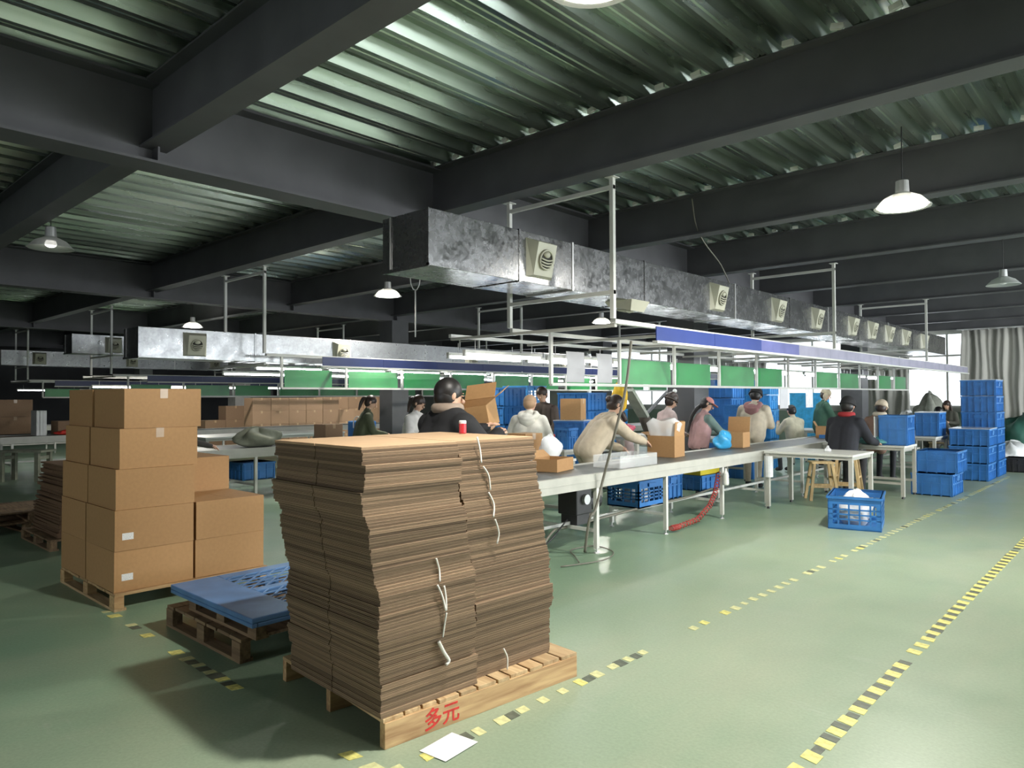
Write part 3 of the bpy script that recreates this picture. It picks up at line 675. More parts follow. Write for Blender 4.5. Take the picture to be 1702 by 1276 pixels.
# paper on the floor
q = [atz(x * .2115 + 620, y * .2115 + 1080, 0) for x, y in ((365, 800), (570, 885), (825, 730), (620, 655))]
mb = MB().add([(a.x, a.y, .004) for a in q] + [(a.x, a.y, .0048) for a in q], [(3, 2, 1, 0), (4, 5, 6, 7), (0, 1, 5, 4), (1, 2, 6, 5), (2, 3, 7, 6), (3, 0, 4, 7)])
tag(mb.build('paper_sheet', M_PRINT), 'white printed sheet of paper lying on the floor before the pallet', 'paper')
# cartons
def carton_meshes(lx, ly, h):
    b = MB().box((-lx / 2, -ly / 2, 0), (lx / 2, ly / 2, h - .004)).mesh('carton', M_CARD)
    fl = []
    for s in (-1, 1): fl.append(MB().box((-lx / 2 + .001, s * ly / 2 if s < 0 else .0015, h - .004), (lx / 2 - .001, -.0015 if s < 0 else ly / 2, h)).mesh('flap', M_CARD))
    tp = MB().box((-lx / 2 - .0012, -.028, h), (lx / 2 + .0012, .028, h + .0008)).box((lx / 2, -.028, h - .07), (lx / 2 + .0012, .028, h + .0008)).box((-lx / 2 - .0012, -.028, h - .07), (-lx / 2, .028, h + .0008)).mesh('packing_tape', M_TAPE)
    return b, fl, tp
CM = {}
def carton(loc, rz, dims, label, group=None, tape=True, sticker=None, dull=False, z=None):
    key = (dims, dull)
    if key not in CM:
        CM[key] = carton_meshes(*dims)
        if dull:
            for m in (CM[key][0], *CM[key][1]): m.materials.clear(); m.materials.append(M_CARDD)
    b, fl, tp = CM[key]
    t = thing('carton', label, 'carton', loc, rz, group); piece('carton_body', b, t)
    for f in fl: piece('flap', f, t)
    if tape: piece('packing_tape', tp, t)
    if sticker:
        y, zz = sticker; s = MB().box((dims[0] / 2, y - .038, zz - .024), (dims[0] / 2 + .0012, y + .038, zz + .024)).build('label_sticker', M_STICK, t); s['label'] = 'white printed sticker'
    return t
BX = (.60, .555, .288)
wood_pallet('wooden_pallet', 'wooden pallet under the pile of closed cartons', (-5.47, 1.80, 0), 0, 1.24, 1.16, .125, 6, False, M_WOODX, M_WOODY)
CG = 'closed cartons piled on the left pallet'
for k in range(5):
    z = .127 + k * .2895; ox = [.0, .003, -.006, -.02, -.03][k]; oy = [0, .0, .012, .035, .065][k]; r = [0, .004, -.006, .01, .016][k]
    st = (-.19, .10) if k < 2 else None
    carton((-5.80 + ox, 2.085 + oy, z), r, BX, 'brown carton, %s of five in the near front column%s' % (nth(k, 5), ', with a white sticker' if st else ''), CG, k > 2, st)
    carton((-6.415 + ox * .5, 2.085 + oy * .8, z), -r, BX, 'closed brown carton, %s of the five in the left rear column' % nth(k, 5), CG)
for k in range(2): carton((-5.80, 2.66, .127 + k * .2895), [-.008, .006][k], BX, 'closed brown carton, %s of the two at the low right front of the pile' % ('upper' if k else 'lower'), CG, False)
for k in range(3): carton((-6.415, 2.66, .127 + k * .2895), .004, BX, 'closed brown carton, %s of the three behind the low front cartons' % nth(k, 3), CG, False)
# wooden pallet with the blue plastic pallet on top
wood_pallet('wooden_pallet', 'lowest old wooden pallet on the floor beneath the pale blue plastic pallet', (-3.88, 1.93, 0), 0, 1.02, 1.16, .135, 7, False, M_WOODD, M_WOODD)
wood_pallet('wooden_pallet', 'upper old wooden pallet sandwiched under the pale blue plastic pallet', (-3.80, 1.985, .136), 0, .88, 1.02, .10, 6, False, M_WOODD, M_WOODD)
bp = thing('plastic_pallet', 'pale blue plastic pallet with lattice deck lying on an old wooden pallet', 'pallet', (-3.68, 1.90, .2375), 0)
WX, LY, TH = 1.08, 1.12, .064
mb = MB().box((-WX, 0, TH - .03), (0, .30, TH)).box((-WX, LY - .12, TH - .03), (0, LY, TH)).box((-.13, .30, TH - .03), (0, LY - .12, TH)).box((-WX, .30, TH - .03), (-WX + .11, LY - .12, TH)).box((-.60, .30, TH - .03), (-.52, LY - .12, TH))
mb.box((-WX, 0, TH - .055), (0, .03, TH - .03)).box((-.03, .03, TH - .055), (0, LY, TH - .03)).box((-WX, .03, TH - .055), (-WX + .03, LY, TH - .03))
mb.build('deck_frame', M_BPAL, bp, bevel=.006)
for a, b in ((-.52, -.13), (-WX + .11, -.60)):
    for k in range(1, 5):
        x = a + (b - a) * k / 5; MB().box((x - .008, .30, TH - .008), (x + .008, LY - .12, TH - .001)).build('lattice_rib', M_BPAL, bp)
    for k in range(-3, 9):
        y = .30 + k * .105; x0, x1 = a, b; s = 1.0
        ya, yb = y, y + (b - a) * s
        lo, hi = .30, LY - .12
        if yb <= lo or ya >= hi: continue
        xa = x0 + (max(ya, lo) - ya) / s; xb = x0 + (min(yb, hi) - ya) / s
        # ribs crossing on the slant
        MB().bar((a + b - xa, max(ya, lo), TH - .005), (a + b - xb, min(yb, hi), TH - .005), .012, .007).build('lattice_rib', M_BPAL, bp)
for x in (-.28, -WX / 2, -WX + .22):
    for y in (.10, LY / 2, LY - .08): MB().box((x - .05, y - .05, 0), (x + .05, y + .05, TH - .03)).build('foot', M_BPAL, bp)
# wrapped stack of flattened cartons further left, on its pallet, and loose dark boards
wood_pallet('wooden_pallet', 'dark wooden pallet under the wrapped brown stack at the far left', (-8.10, 2.08, 0), 0, 1.05, 1.0, .11, 6, False, M_WOODD, M_WOODD)
SD = sheet_mesh(.90, .74, .016, .5, M_CARDK)
for k in range(44):
    z = .112 + k * .016; f = k / 43
    tag(piece('flattened_carton', SD, None, (-8.16 - .06 * f * f + random.uniform(-.012, .012), 2.16 + .10 * f + random.uniform(-.012, .012), z), (0, 0, random.uniform(-.03, .03))), 'dull flattened carton, %s from the bottom of the leaning stack behind the closed cartons' % ordn(k + 1), 'carton', 'flattened cartons of the dull leaning stack')
for k, (x, y, r) in enumerate(((-9.45, 1.72, .1), (-9.5, 1.75, -.06))):
    wood_pallet('wooden_pallet', 'empty dark wooden pallet at the left edge, %s of two' % ('upper' if k else 'lower'), (x, y, .12 * k), r, 1.0, 1.0, .12, 6, False, M_WOODD, M_WOODD)

# ================================================================== CRATES
def crate_mesh(lx, ly, h, lattice, name='crate_tub'):
    """open plastic crate: tapered walls with ribs and rim; lattice leaves rows of openings in the walls"""
    mb = MB(); t = .012
    mb.box((-lx / 2, -ly / 2, 0), (lx / 2, ly / 2, .015))
    def side(L, place):
        if lattice:
            n = max(4, round(L / .1)); b = lambda u0, u1, z0, z1, d0=0, d1=t: place(u0, u1, z0, z1, d0, d1)
            b(-L / 2, L / 2, .0, .06); b(-L / 2, L / 2, h - .09, h)
            for z in (.06 + (h - .15) * q / 4 for q in (1, 2, 3)): b(-L / 2, L / 2, z - .008, z + .008)
            b(-L / 2, -L / 2 + .05, .06, h - .09); b(L / 2 - .05, L / 2, .06, h - .09)
            for k in range(1, n):
                u = -L / 2 + L * k / n; b(u - .009, u + .009, .06, h - .09)
        else:
            place(-L / 2, L / 2, 0, h, 0, t)
            n = max(3, round(L / .12))
            for k in range(n + 1):
                u = -L / 2 + .012 + (L - .024) * k / n; place(u - .008, u + .008, .0, h - .03, t, t + .012)
            place(-L / 2, L / 2, h * .52, h * .58, t, t + .010)
            place(-.07, .07, h - .11, h - .055, t, t + .014)
        place(-L / 2 - .01, L / 2 + .01, h - .028, h, 0, t + .016)
    side(lx, lambda u0, u1, z0, z1, d0, d1: mb.box((u0, -ly / 2 + t - d0, z0), (u1, -ly / 2 + t - d1, z1)))
    side(lx, lambda u0, u1, z0, z1, d0, d1: mb.box((u0, ly / 2 - t + d0, z0), (u1, ly / 2 - t + d1, z1)))
    side(ly, lambda u0, u1, z0, z1, d0, d1: mb.box((-lx / 2 + t - d0, u0, z0), (-lx / 2 + t - d1, u1, z1)))
    side(ly, lambda u0, u1, z0, z1, d0, d1: mb.box((lx / 2 - t + d0, u0, z0), (lx / 2 - t + d1, u1, z1)))
    return mb
KR = {}
def crate(loc, rz, dims, label, group=None, lattice=False, m=None, lid=False, rot=None, shape=None):
    m = m or M_CRATE; key = (dims, lattice, m.name)
    if key not in KR:
        KR[key] = crate_mesh(*dims, lattice).mesh('crate_tub', m)
    t = thing('plastic_crate', label, 'crate', loc, rz, group)
    if rot: t.rotation_euler = rot
    piece('tub', KR[key], t)
    for s in (-1, 1): MB().box((s * (dims[0] / 2 + .012) - .006, -.075, dims[2] - .075), (s * (dims[0] / 2 + .012) + .006, .075, dims[2] - .035)).build('handle', m, t)
    if lid: MB().box((-dims[0] / 2 - .018, -dims[1] / 2 - .018, dims[2]), (dims[0] / 2 + .018, dims[1] / 2 + .018, dims[2] + .012)).build('film_cover', M_FILM, t)
    return t
def heap(name, label, cat, c, r, m, seed=1, n=10, group=None):
    """a lumpy crumpled bag or cloth: an ellipsoid with folds"""
    rnd = random.Random(seed); ph = [(rnd.uniform(2, 6), rnd.uniform(0, 6), rnd.uniform(0, 6)) for _ in range(4)]
    mb = MB().ell((0, 0, 0), 1, 26, 14); vs = []
    for x, y, z in mb.v:
        a = math.atan2(y, x); k = 1 + sum(.055 * math.sin(f * a + q + 3 * z) for f, q, _ in ph) + .05 * math.sin(5 * z + 3 * x + seed)
        vs.append((x * k * r[0], y * k * r[1], max(0, (z + .85) * r[2] * .54 * k)))
    mb.v = vs; o = mb.build(name, m, smooth=True); o.location = c; return tag(o, label, cat, group)
# crate on the aisle floor with white bags in it
fcr = crate((-2.69, 8.80, 0), math.radians(13), (.54, .76, .37), 'blue lattice crate of white bags standing alone on the aisle floor', None, True)
heap('plastic_bag', 'white plastic bag lying in the front of the crate on the aisle floor', 'bag', (-2.68, 8.66, .016), (.17, .18, .36), M_BAG, 3)
heap('plastic_bag', 'white plastic bag lying in the back of the crate on the aisle floor', 'bag', (-2.75, 8.98, .016), (.17, .16, .34), M_BAG, 5)
# stacks by the aisle
KD = (.53, .72, .325)
SG = 'blue crates stacked beside the aisle'
crate((-2.645, 12.47, 0), 0, KD, 'blue crate, the lower one of the pair by the table legs', SG)
crate((-2.60, 12.55, .331), .02, KD, 'blue crate, the upper one of the pair by the table legs', SG)
for k in range(3): crate((-2.63 + .01 * k, 15.03 - .0 * k, .303 * k), 0, (.58, .72, .297), 'blue crate, %s of three in the middle stack by the aisle' % ['bottom', 'middle', 'topmost'][k], SG, lid=k == 2)
for k in range(6): crate((-2.60 - .005 * k, 16.02 - .01 * k, .297 * k), [0, .01, 0, -.01, 0, .008][k], (.54, .76, .291), 'blue crate, %s of six in the tall stack before the curtain' % nth(k, 6), SG, lid=k == 5)
crate((-2.22, 17.0, 0), 0, (.3, .4, .28), 'small dark crate on the floor behind the tall blue stack', None, m=M_BLACK)
heap('plastic_bag', 'white bag lying on the floor by the wall behind the tall blue stack', 'bag', atz(1680, 768, 0) + Vector((0, 0, .0)), (.33, .42, .42), M_BAG, 9)
c = atz(1700, 775, 0)
for k in range(2): heap('sack', 'dark green sack at the foot of the end wall, %s' % ('nearer of two' if k else 'farther of two'), 'sack', (-2.7 - k * .75, 21.6 - k * .4, 0), (.42, .42, 1.0 - .25 * k), M_DKGREEN, 20 + k, group='green sacks by the end wall')

# ================================================================== TABLES AND STOOLS
def table(label, x0, y0, x1, y1, h, group, low=True):
    t = thing('work_table', label, 'table', ((x0 + x1) / 2, (y0 + y1) / 2, 0), 0, group); a, b = (x1 - x0) / 2, (y1 - y0) / 2
    MB().box((-a, -b, h - .028), (a, b, h)).build('tabletop', M_WHITE, t, bevel=.003)
    for sx in (-1, 1):
        for sy in (-1, 1):
            x, y = sx * (a - .035), sy * (b - .035)
            l = MB().box((x - .024, y - .024, .03), (x + .024, y + .024, h - .028)).build('leg', M_CREAM, t)
            MB().cyl((x, y, 0), (x, y, .03), .022, .014, 10).build('foot', M_BLACK, l)
    for sy in (-1, 1):
        y = sy * (b - .035); MB().box((-a + .06, y - .014, h - .07), (a - .06, y + .014, h - .03)).build('apron', M_CREAM, t)
        if low: MB().box((-a + .06, y - .014, .20), (a - .06, y + .014, .235)).build('stretcher', M_CREAM, t)
    for sx in (-1, 1):
        x = sx * (a - .035); MB().box((x - .014, -b + .06, h - .07), (x + .014, b - .06, h - .03)).build('apron', M_CREAM, t)
    return t
TG = 'white work tables standing across the aisle side of the line'
table('empty white work table in front of the others, near the floor crate', -4.0, 9.3, -2.88, 10.15, .765, TG, False)
table('white work table with a blue crate and teal cloth at its aisle end', -3.98, 11.42, -2.83, 12.12, .765, TG)
table('white work table with a film-wrapped blue crate, behind the man in black', -3.98, 14.2, -3.02, 15.15, .765, TG)
table('white work table farthest along the aisle side', -3.98, 17.2, -3.1, 18.0, .765, TG)
l = MB().cyl((-3.955, 9.335, .42), (-3.955, 9.335, .70), .055, .06, 12).build('wrapped_roll', M_BAG); tag(l, 'roll of white film wrapped round the near leg of the empty table', 'roll')
mb = MB().lathe([(.001, 0), (.04, 0), (.045, .03), (.02, .05), (.012, .08), (.001, .08)], (-3.32, 9.72, .765), 14); tag(mb.build('glass_bottle', M_FILM, smooth=True), 'small clear bottle on the empty white table', 'bottle')
def stool(label, x, y, rz, h, group='wooden stools at the work tables'):
    t = thing('wooden_stool', label, 'stool', (x, y, 0), rz, group)
    MB().box((-.16, -.12, h - .025), (.16, .12, h)).build('seat', M_STOOL, t, bevel=.003)
    for sx in (-1, 1):
        for sy in (-1, 1): MB().bar((sx * .19, sy * .15, 0), (sx * .12, sy * .09, h - .025), .038, .038).build('leg', M_STOOL, t)
    for s in (-1, 1):
        MB().bar((-.165, s * .127, .2), (.165, s * .127, .2), .022, .03).build('rung', M_STOOL, t); MB().bar((s * .158, -.115, .32), (s * .158, .115, .32), .022, .03).build('rung', M_STOOL, t)
    return t
stool('wooden stool under the seated man in black', -3.50, 11.05, .15, .60)
stool('wooden stool standing behind the empty white table, under its far side', -3.72, 10.62, .6, .55)
stool('wooden stool under the far work table', -3.45, 16.4, .3, .55)

# ================================================================== THINGS ON AND UNDER THE NEAREST LINE
ZT = .766
def open_carton(label, x, y, z, rz, d, flaps, film_up=0):
    lx, ly, h = d; t = thing('open_carton', label, 'carton', (x, y, z), rz, None); w = .005
    mb = MB().box((-lx / 2, -ly / 2, 0), (lx / 2, ly / 2, w))
    for s in (-1, 1): mb.box((s * lx / 2, -ly / 2, w), (s * (lx / 2 - w), ly / 2, h)); mb.box((-lx / 2 + w, s * ly / 2, w), (lx / 2 - w, s * (ly / 2 - w), h))
    mb.build('carton_body', M_CARD, t)
    for side, ang, L in flaps:
        ux, uy = {'+x': (1, 0), '-x': (-1, 0), '+y': (0, 1), '-y': (0, -1)}[side]; ca, sa = math.cos(math.radians(ang)), math.sin(math.radians(ang))
        p = Vector((ux * (lx / 2 - .003), uy * (ly / 2 - .003), h)); q = p + Vector((ux * ca, uy * ca, sa)) * L; tx = Vector((-uy, ux, 0)) * ((ly if ux else lx) / 2 - .003); nn = Vector((-ux * sa, -uy * sa, ca)) * .004
        vs = [p - tx, p + tx, q + tx, q - tx]; mb = MB().add([v for v in vs] + [v + nn for v in vs], [(3, 2, 1, 0), (4, 5, 6, 7), (0, 1, 5, 4), (1, 2, 6, 5), (2, 3, 7, 6), (3, 0, 4, 7)]); mb.build('flap', M_CARD, t)
    if film_up:
        mb = MB(); N = 20; a, b = lx / 2 - .01, ly / 2 - .01
        for j, (s, z0) in enumerate(((1, h * .5), (1.02, h), (1.15, h + film_up * .7), (.8, h + film_up))):
            for k in range(N):
                q = 2 * PI * k / N; u, v = math.cos(q), math.sin(q); m = max(abs(u), abs(v)); g = s * (1 + .06 * math.sin(5 * q + j))
                mb.v.append((a * u / m * g if j > 1 else a * u / m * min(s, 1), b * v / m * g if j > 1 else b * v / m * min(s, 1), z0 + .02 * math.sin(3 * q + j) * (j > 1)))
        mb.f = [(j * N + k, j * N + (k + 1) % N, (j + 1) * N + (k + 1) % N, (j + 1) * N + k) for j in range(3) for k in range(N)]; mb.m = [0] * len(mb.f)
        mb.build('plastic_liner', M_FILM, t, smooth=True)
    return t
open_carton('low open brown carton at the near end of the conveyor, beside the tall stack', -4.62, 5.62, ZT - .01, .25, (.27, .40, .125), [('-x', 40, .1)])
open_carton('tall open carton with clear plastic liner on the conveyor belt', -4.62, 7.83, ZT - .01, .1, (.36, .30, .26), [('+y', 88, .18), ('+x', 85, .17), ('-x', 20, .1)], .2)
open_carton('open brown carton with raised end flap on the conveyor in front of the pink-capped woman', -4.70, 9.92, ZT - .01, .1, (.33, .30, .22), [('+y', 80, .22)])
open_carton('small open brown carton further along the conveyor belt', -5.15 + .6, 13.1, ZT - .01, .2, (.22, .22, .2), [('-x', 60, .1)])
t = thing('plastic_tray', 'shallow blue tray on the belt before the woman in green', 'tray', (-4.42, 13.2, ZT - .012), .15)
MB().box((-.18, -.26, 0), (.18, .26, .012)).build('tray_base', M_CRATE, t)
for a, b in (((-.18, -.26, .012), (-.165, .26, .06)), ((.165, -.26, .012), (.18, .26, .06)), ((-.165, -.26, .012), (.165, -.245, .06)), ((-.165, .245, .012), (.165, .26, .06))): MB().box(a, b).build('tray_wall', M_CRATE, t)
mb = MB().box((-.17, -.36, 0), (.17, .36, .004)); mb.box((-.17, -.36, .004), (-.165, .36, .13)).box((.165, -.36, .004), (.17, .36, .13)).box((-.165, -.36, .004), (.165, -.355, .13)).box((-.165, .355, .004), (.165, .36, .13))
o = mb.build('clear_plastic_box', M_CLEAR); o.location = (-4.33, 6.5, ZT - .011); tag(o, 'clear plastic box lying on the belt before the woman in the beige coat', 'box')
# under the conveyor
UG = 'crates under the nearest conveyor'
crate((-4.50, 6.95, .27), 0, (.42, .52, .30), 'blue lattice crate on the brace under the conveyor, white goods inside', UG, True)
crate((-4.62, 7.62, .27), 0, (.42, .42, .30), 'plain blue crate under the conveyor beside the lattice crate', UG)
crate((-4.68, 8.75, .27), 0, (.42, .62, .20), 'long low blue crate under the conveyor below the yellow tray', UG)
t = thing('yellow_tray', 'yellow plastic tray resting on the low blue crate under the conveyor', 'tray', (-4.68, 8.72, .475), 0)
MB().box((-.2, -.28, 0), (.2, .28, .012)).build('tray_base', M_YELP, t)
for a, b in (((-.2, -.28, .012), (-.188, .28, .10)), ((.188, -.28, .012), (.2, .28, .10)), ((-.188, -.28, .012), (.188, -.268, .10)), ((-.188, .268, .012), (.188, .28, .10))): MB().box(a, b).build('tray_wall', M_YELP, t)
heap('plastic_bag', 'white bag filling the lattice crate under the conveyor', 'bag', (-4.50, 6.95, .286), (.16, .2, .22), M_BAG, 13)
t = thing('drive_motor', 'black drive motor and gearbox under the near end of the conveyor', 'motor', (-4.42, 5.72, .23), 0)
MB().box((-.12, -.13, .10), (.12, .12, .36)).build('gearbox', M_BLACK, t, bevel=.01)
MB().cyl((0, .12, .2), (0, .34, .2), .09, n=18).build('motor_body', M_BLACK, t)
MB().box((-.10, -.10, .0), (.10, .10, .10)).build('motor_foot', M_BLACK, t)
MB().cyl((.12, 0, .25), (.155, 0, .25), .05, n=14).build('pulley', M_STEELW, t)
def cable(label, pts, r, m, cat='cable', sm=6, name='power_cable'): return tag(MB().tube(pts, r, 8, smooth=sm).build(name, m, smooth=True), label, cat)
cable('thick grey cable hanging from the lamp rack down past the conveyor edge', [(-3.70, 5.66, 2.02), atx(1040, 645, -3.74), atx(1022, 720, -3.85), atx(1004, 790, -3.98), atx(990, 845, -4.0), (-4.02, 5.42, .35), (-4.1, 5.45, .03)], .013, M_CABLE)
cable('dark cable lying on the braces under the conveyor', [(-4.15, 4.75, .02), (-4.3, 5.2, .22), (-4.42, 5.6, .21), (-4.35, 6.4, .25), (-4.3, 7.0, .28), (-4.35, 7.8, .27), (-4.4, 8.6, .3)], .012, M_CABLE)
cable('loop of black cable on the floor under the near end of the conveyor', [(-4.2, 4.6, .3), (-4.25, 4.9, .16), (-4.3, 5.15, .14), (-4.35, 5.5, .3)], .008, M_BLACK)
cable('coiled black cable lying on the floor by the first conveyor leg', [(-3.95, 4.9, .012), (-3.82, 5.35, .012), (-3.95, 5.7, .012), (-4.25, 5.8, .012), (-4.3, 5.5, .012), (-4.1, 5.3, .012), (-3.9, 5.1, .024)], .006, M_CABLE)
# red spring hose
pts = []; path = [Vector((-4.10, 8.18, .55)), Vector((-4.10, 8.1, .33)), Vector((-4.08, 7.9, .18)), Vector((-4.05, 7.55, .07)), Vector((-4.04, 7.1, .05)), Vector((-4.05, 6.95, .05))]
dense = []
for i in range(len(path) - 1):
    for k in range(30): dense.append(path[i].lerp(path[i + 1], k / 30))
for i, p in enumerate(dense):
    a = i * 1.25; pts.append(p + Vector((math.cos(a) * .03, 0, math.sin(a) * .03)))
tag(MB().tube(pts, .007, 5).build('spring_hose', M_REDH, smooth=True), 'red coiled air hose hanging from the conveyor leg to the floor', 'hose')
t = thing('air_gun_holster', 'white plastic spray bottle holder hung on the third conveyor leg', 'holder', (-4.03, 8.17, .42), 0)
MB().lathe([(.001, 0), (.035, 0), (.04, .02), (.035, .14), (.015, .17), (.014, .2), (.001, .2)], (.04, -.02, 0), 14).build('bottle', M_WHITE, t); MB().box((-.02, -.03, .1), (.06, .03, .112)).build('bracket', M_CREAM, t)
# papers hung on the rack, gaps of the first bay
for k, (a, b) in enumerate(((-0.0, .0), (0, 0))):
    p = atx((941, 992)[k], 608, -4.86); q = atx((971, 1017)[k], 608, -4.86); y0, y1 = p.y, q.y
    mb = MB().add([(0, 0, 0), (0, y1 - y0, 0), (.012, y1 - y0, -.18), (.012, 0, -.18), (.0, 0, -.34), (.0, y1 - y0, -.34)], [(0, 1, 2, 3), (3, 2, 5, 4)]); o = mb.build('paper_sheet', M_PAPERG); o.location = (-4.86, y0, 2.0)
    tag(o, 'pale grey paper sheet hanging in the first bay of the near rack, %s of two' % ('left' if k == 0 else 'right'), 'paper', 'papers hung on the near rack')
# tilted padded chute between the line and the tables behind
t = thing('tilted_chute', 'tilted grey chute with a dark lower arm leaning behind the belt', 'chute', atx(1044, 648, -5.35), 0); o0 = Vector(t.location)
A, B, C = atx(1044, 648, -5.35) - o0, atx(1070, 692, -5.35) - o0, atx(1088, 735, -5.35) - o0
MB().bar(A, B, .16, .05).build('chute_plate', M_GREYCL, t); MB().bar(A + Vector((-.05, .1, .06)), B + Vector((-.05, .1, .06)), .06, .03).build('side_flange', M_OLIVE, t); MB().tube([B, (B + C) / 2, C], [.075, .085, .06], 10, smooth=3).build('dark_arm', M_DARKCL, t, smooth=True)
MB().bar(B + Vector((0, 0, 0)), atx(1108, 652, -5.9) - o0, .035, .035).build('strut', M_BEAM, t)
# cords overhead
cable('thin dark cord drooping from the ceiling to the top of the nearest duct', [atx(1150, 330, -4.3), atx(1157, 375, -4.3), atx(1172, 405, -4.3), atx(1198, 440, -4.3), (-4.3, 9.0, 2.95)], .008, M_CABLE, 'cord')
pp = Vector((-9.17, 7.58, 3.3))
t = thing('hanging_cord', 'white cord with a forked top hanging to the second duct, beside the lit lamp', 'cord', (pp.x, pp.y, 2.5))
MB().tube([(0, 0, 0), (.01, 0, .4), (0, 0, .78)], .012, 7, smooth=3).build('cord', M_CABLEW, t, smooth=True)
for s in (-1, 1): MB().tube([(0, 0, .78), (s * .05, s * .05, .88), (s * .09, s * .09, 1.5)], .008, 6, smooth=2).build('cord_branch', M_CABLEW, t, smooth=True)

# ================================================================== BEHIND THE NEAREST LINE: tables, crates, boxes
BG = 'white work tables behind the nearest line'
table('white work table with red goods and a blue crate, behind the tall stack', -7.1, 7.35, -5.85, 8.45, .80, BG)
table('white work table before the woman with long dark hair', -6.2, 8.55, -5.5, 9.2, .95, BG)
table('white work table behind the pink-capped woman', -6.6, 11.3, -5.5, 12.1, .77, BG)
table('white work table behind the woman in green', -6.1, 15.6, -5.5, 16.4, .77, BG)
crate((-6.28, 8.1, .80), .3, (.42, .40, .36), 'film-wrapped blue crate on the table with red goods', None, lid=True)
crate((-6.0, 7.58, .80), .1, (.2, .22, .28), 'small blue bin beside the conveyor at the near end', None)
heap('plastic_bag', 'crumpled white bag beside the woman in the beige coat', 'bag', (-5.2, 6.28, .795), (.11, .15, .27), M_BAG, 31)
heap('red_packets', 'red packets heaped before the dark-haired worker in brown', 'packets', (-6.38, 7.64, .80), (.18, .2, .16), M_RED, 33)
heap('red_packets', 'red and pink packets before the woman with long dark hair', 'packets', (-5.95, 8.8, .95), (.2, .2, .14), mat('pink_packets', (.66, .10, .16), .5, var=.6, scale=16), 35)
def cratestack(px, py, d, n, dims, label, m=None, lat=False, rz=.05, g='blue crates stacked between the lines'):
    p = atd(px, py, d)
    for k in range(n): crate((p.x + random.uniform(-.01, .01), p.y, k * (dims[2] + .005)), rz + random.uniform(-.02, .02), dims, 'blue crate, %s of %d %s' % (nth(k, n), n, label), g, lat, m)
cratestack(1202, 660, 14.2, 5, (.60, .60, .36), 'in the stack behind the pink-capped woman')
cratestack(1262, 660, 15.0, 6, (.60, .5, .30), 'in the stack behind the black-hatted woman', M_CRATEL)
cratestack(1235, 690, 13.2, 4, (.55, .5, .33), 'in the lower stack behind the pink-capped woman')
cratestack(835, 690, 13.0, 5, (.6, .6, .33), 'right of the man in black')
cratestack(872, 690, 14.2, 5, (.6, .6, .34), 'in the stack behind the white hooded worker', M_CRATEL, True)
cratestack(968, 690, 12.5, 5, (.6, .6, .31), 'in the stack left of the yellow cloth')
cratestack(1010, 690, 14.0, 4, (.6, .5, .31), 'in the stack under the papers', M_CRATEL)
cratestack(1345, 690, 17.0, 5, (.7, .6, .31), 'in the stack behind the woman in green', M_CYAN)
for k, (px, py, d, w) in enumerate(((1303, 656, 13.4, .36), (1345, 652, 13.8, .34))):
    p = atx(px, py, -4.9); p.z = 1.455; o = MB().box((-w / 2, -.003, -.17), (w / 2, .003, .17)).build('notice_sheet', M_PRINT if k else M_PAPER); o.location = p; o.rotation_euler = (0, 0, PI / 2); tag(o, 'white notice sheet hanging under the near rack, %s of two' % ('right' if k else 'left'), 'paper', 'notice sheets under the near rack')
p = atd(1030, 662, 9.0); heap('yellow_cloth', 'amber yellow cloth hanging behind the woman in the beige coat', 'cloth', p - Vector((0, 0, .16)), (.10, .10, .34), M_ORNG, 41)
carton((-6.3, 8.12, 1.174), .4, (.30, .30, .30), 'brown carton raised behind the film-wrapped blue crate')
p = atd(797, 690, 5.45)
held = open_carton('open brown carton held up by the man in the black jacket', p.x, p.y, p.z - .10, .5, (.25, .29, .20), [('+y', 35, .16), ('-x', 50, .14), ('+x', 30, .15)])
held.rotation_euler = (.22, -.12, .5)
heap('blue_bag', 'blue plastic bag on the near end of the line beside the man in black', 'bag', (-5.98, 6.18, .795), (.14, .2, .2), M_CRATEL, 43)
p = atz(870, 722, .80)
for k, (px, d) in enumerate(((858, 8.2), (838, 8.0))):
    carton(((-5.58, -5.72)[k], (6.27, 5.72)[k], .796), .3 * k, (.28, .3, .28 - .06 * k), 'brown carton %s the white hooded worker' % ('beside' if k == 0 else 'lower, left of'), None, True, dull=False)
table('white packing table left of the white hooded worker', -6.3, 5.25, -5.0, 6.5, .795, BG)
heap('teal_cloth', 'teal cloth pile before the seated man in black', 'cloth', (-3.28, 11.62, .766), (.26, .22, .12), M_TEAL, 45)
heap('cyan_bag', 'light blue plastic packets on the belt by the pink-capped woman', 'packets', (-4.66, 9.45, .756), (.10, .2, .22), M_CYAN, 47)
heap('cyan_bag', 'light blue cloth on the belt before the woman in green', 'cloth', (-4.66, 13.7, .756), (.12, .4, .12), M_CYAN, 48)
crate((-3.02, 11.78, .766), math.radians(4), (.36, .56, .44), 'blue crate standing on the work table beside the man in black', None)
o = MB().box((-.012, -.27, 0), (0, .27, .42)).build('foam_sheet', M_FOAM); o.location = (-3.24, 11.74, .767); tag(o, 'white foam sheet leaning at the left side of the table crate', 'sheet')
crate((-3.22, 14.75, .766), math.radians(2), (.36, .62, .42), 'blue crate on the work table behind, left of the tall stack', None, lid=True)
heap('plastic_bag', 'clear white bag beside the crate on the rear work table', 'bag', (-3.58, 14.6, .766), (.13, .22, .42), M_BAG, 51)
heap('grey_cloth_pile', 'grey green cloth heap by the window', 'cloth', (-4.9, 22.3, 0), (.4, .4, 1.36), M_GREYCL, 53)

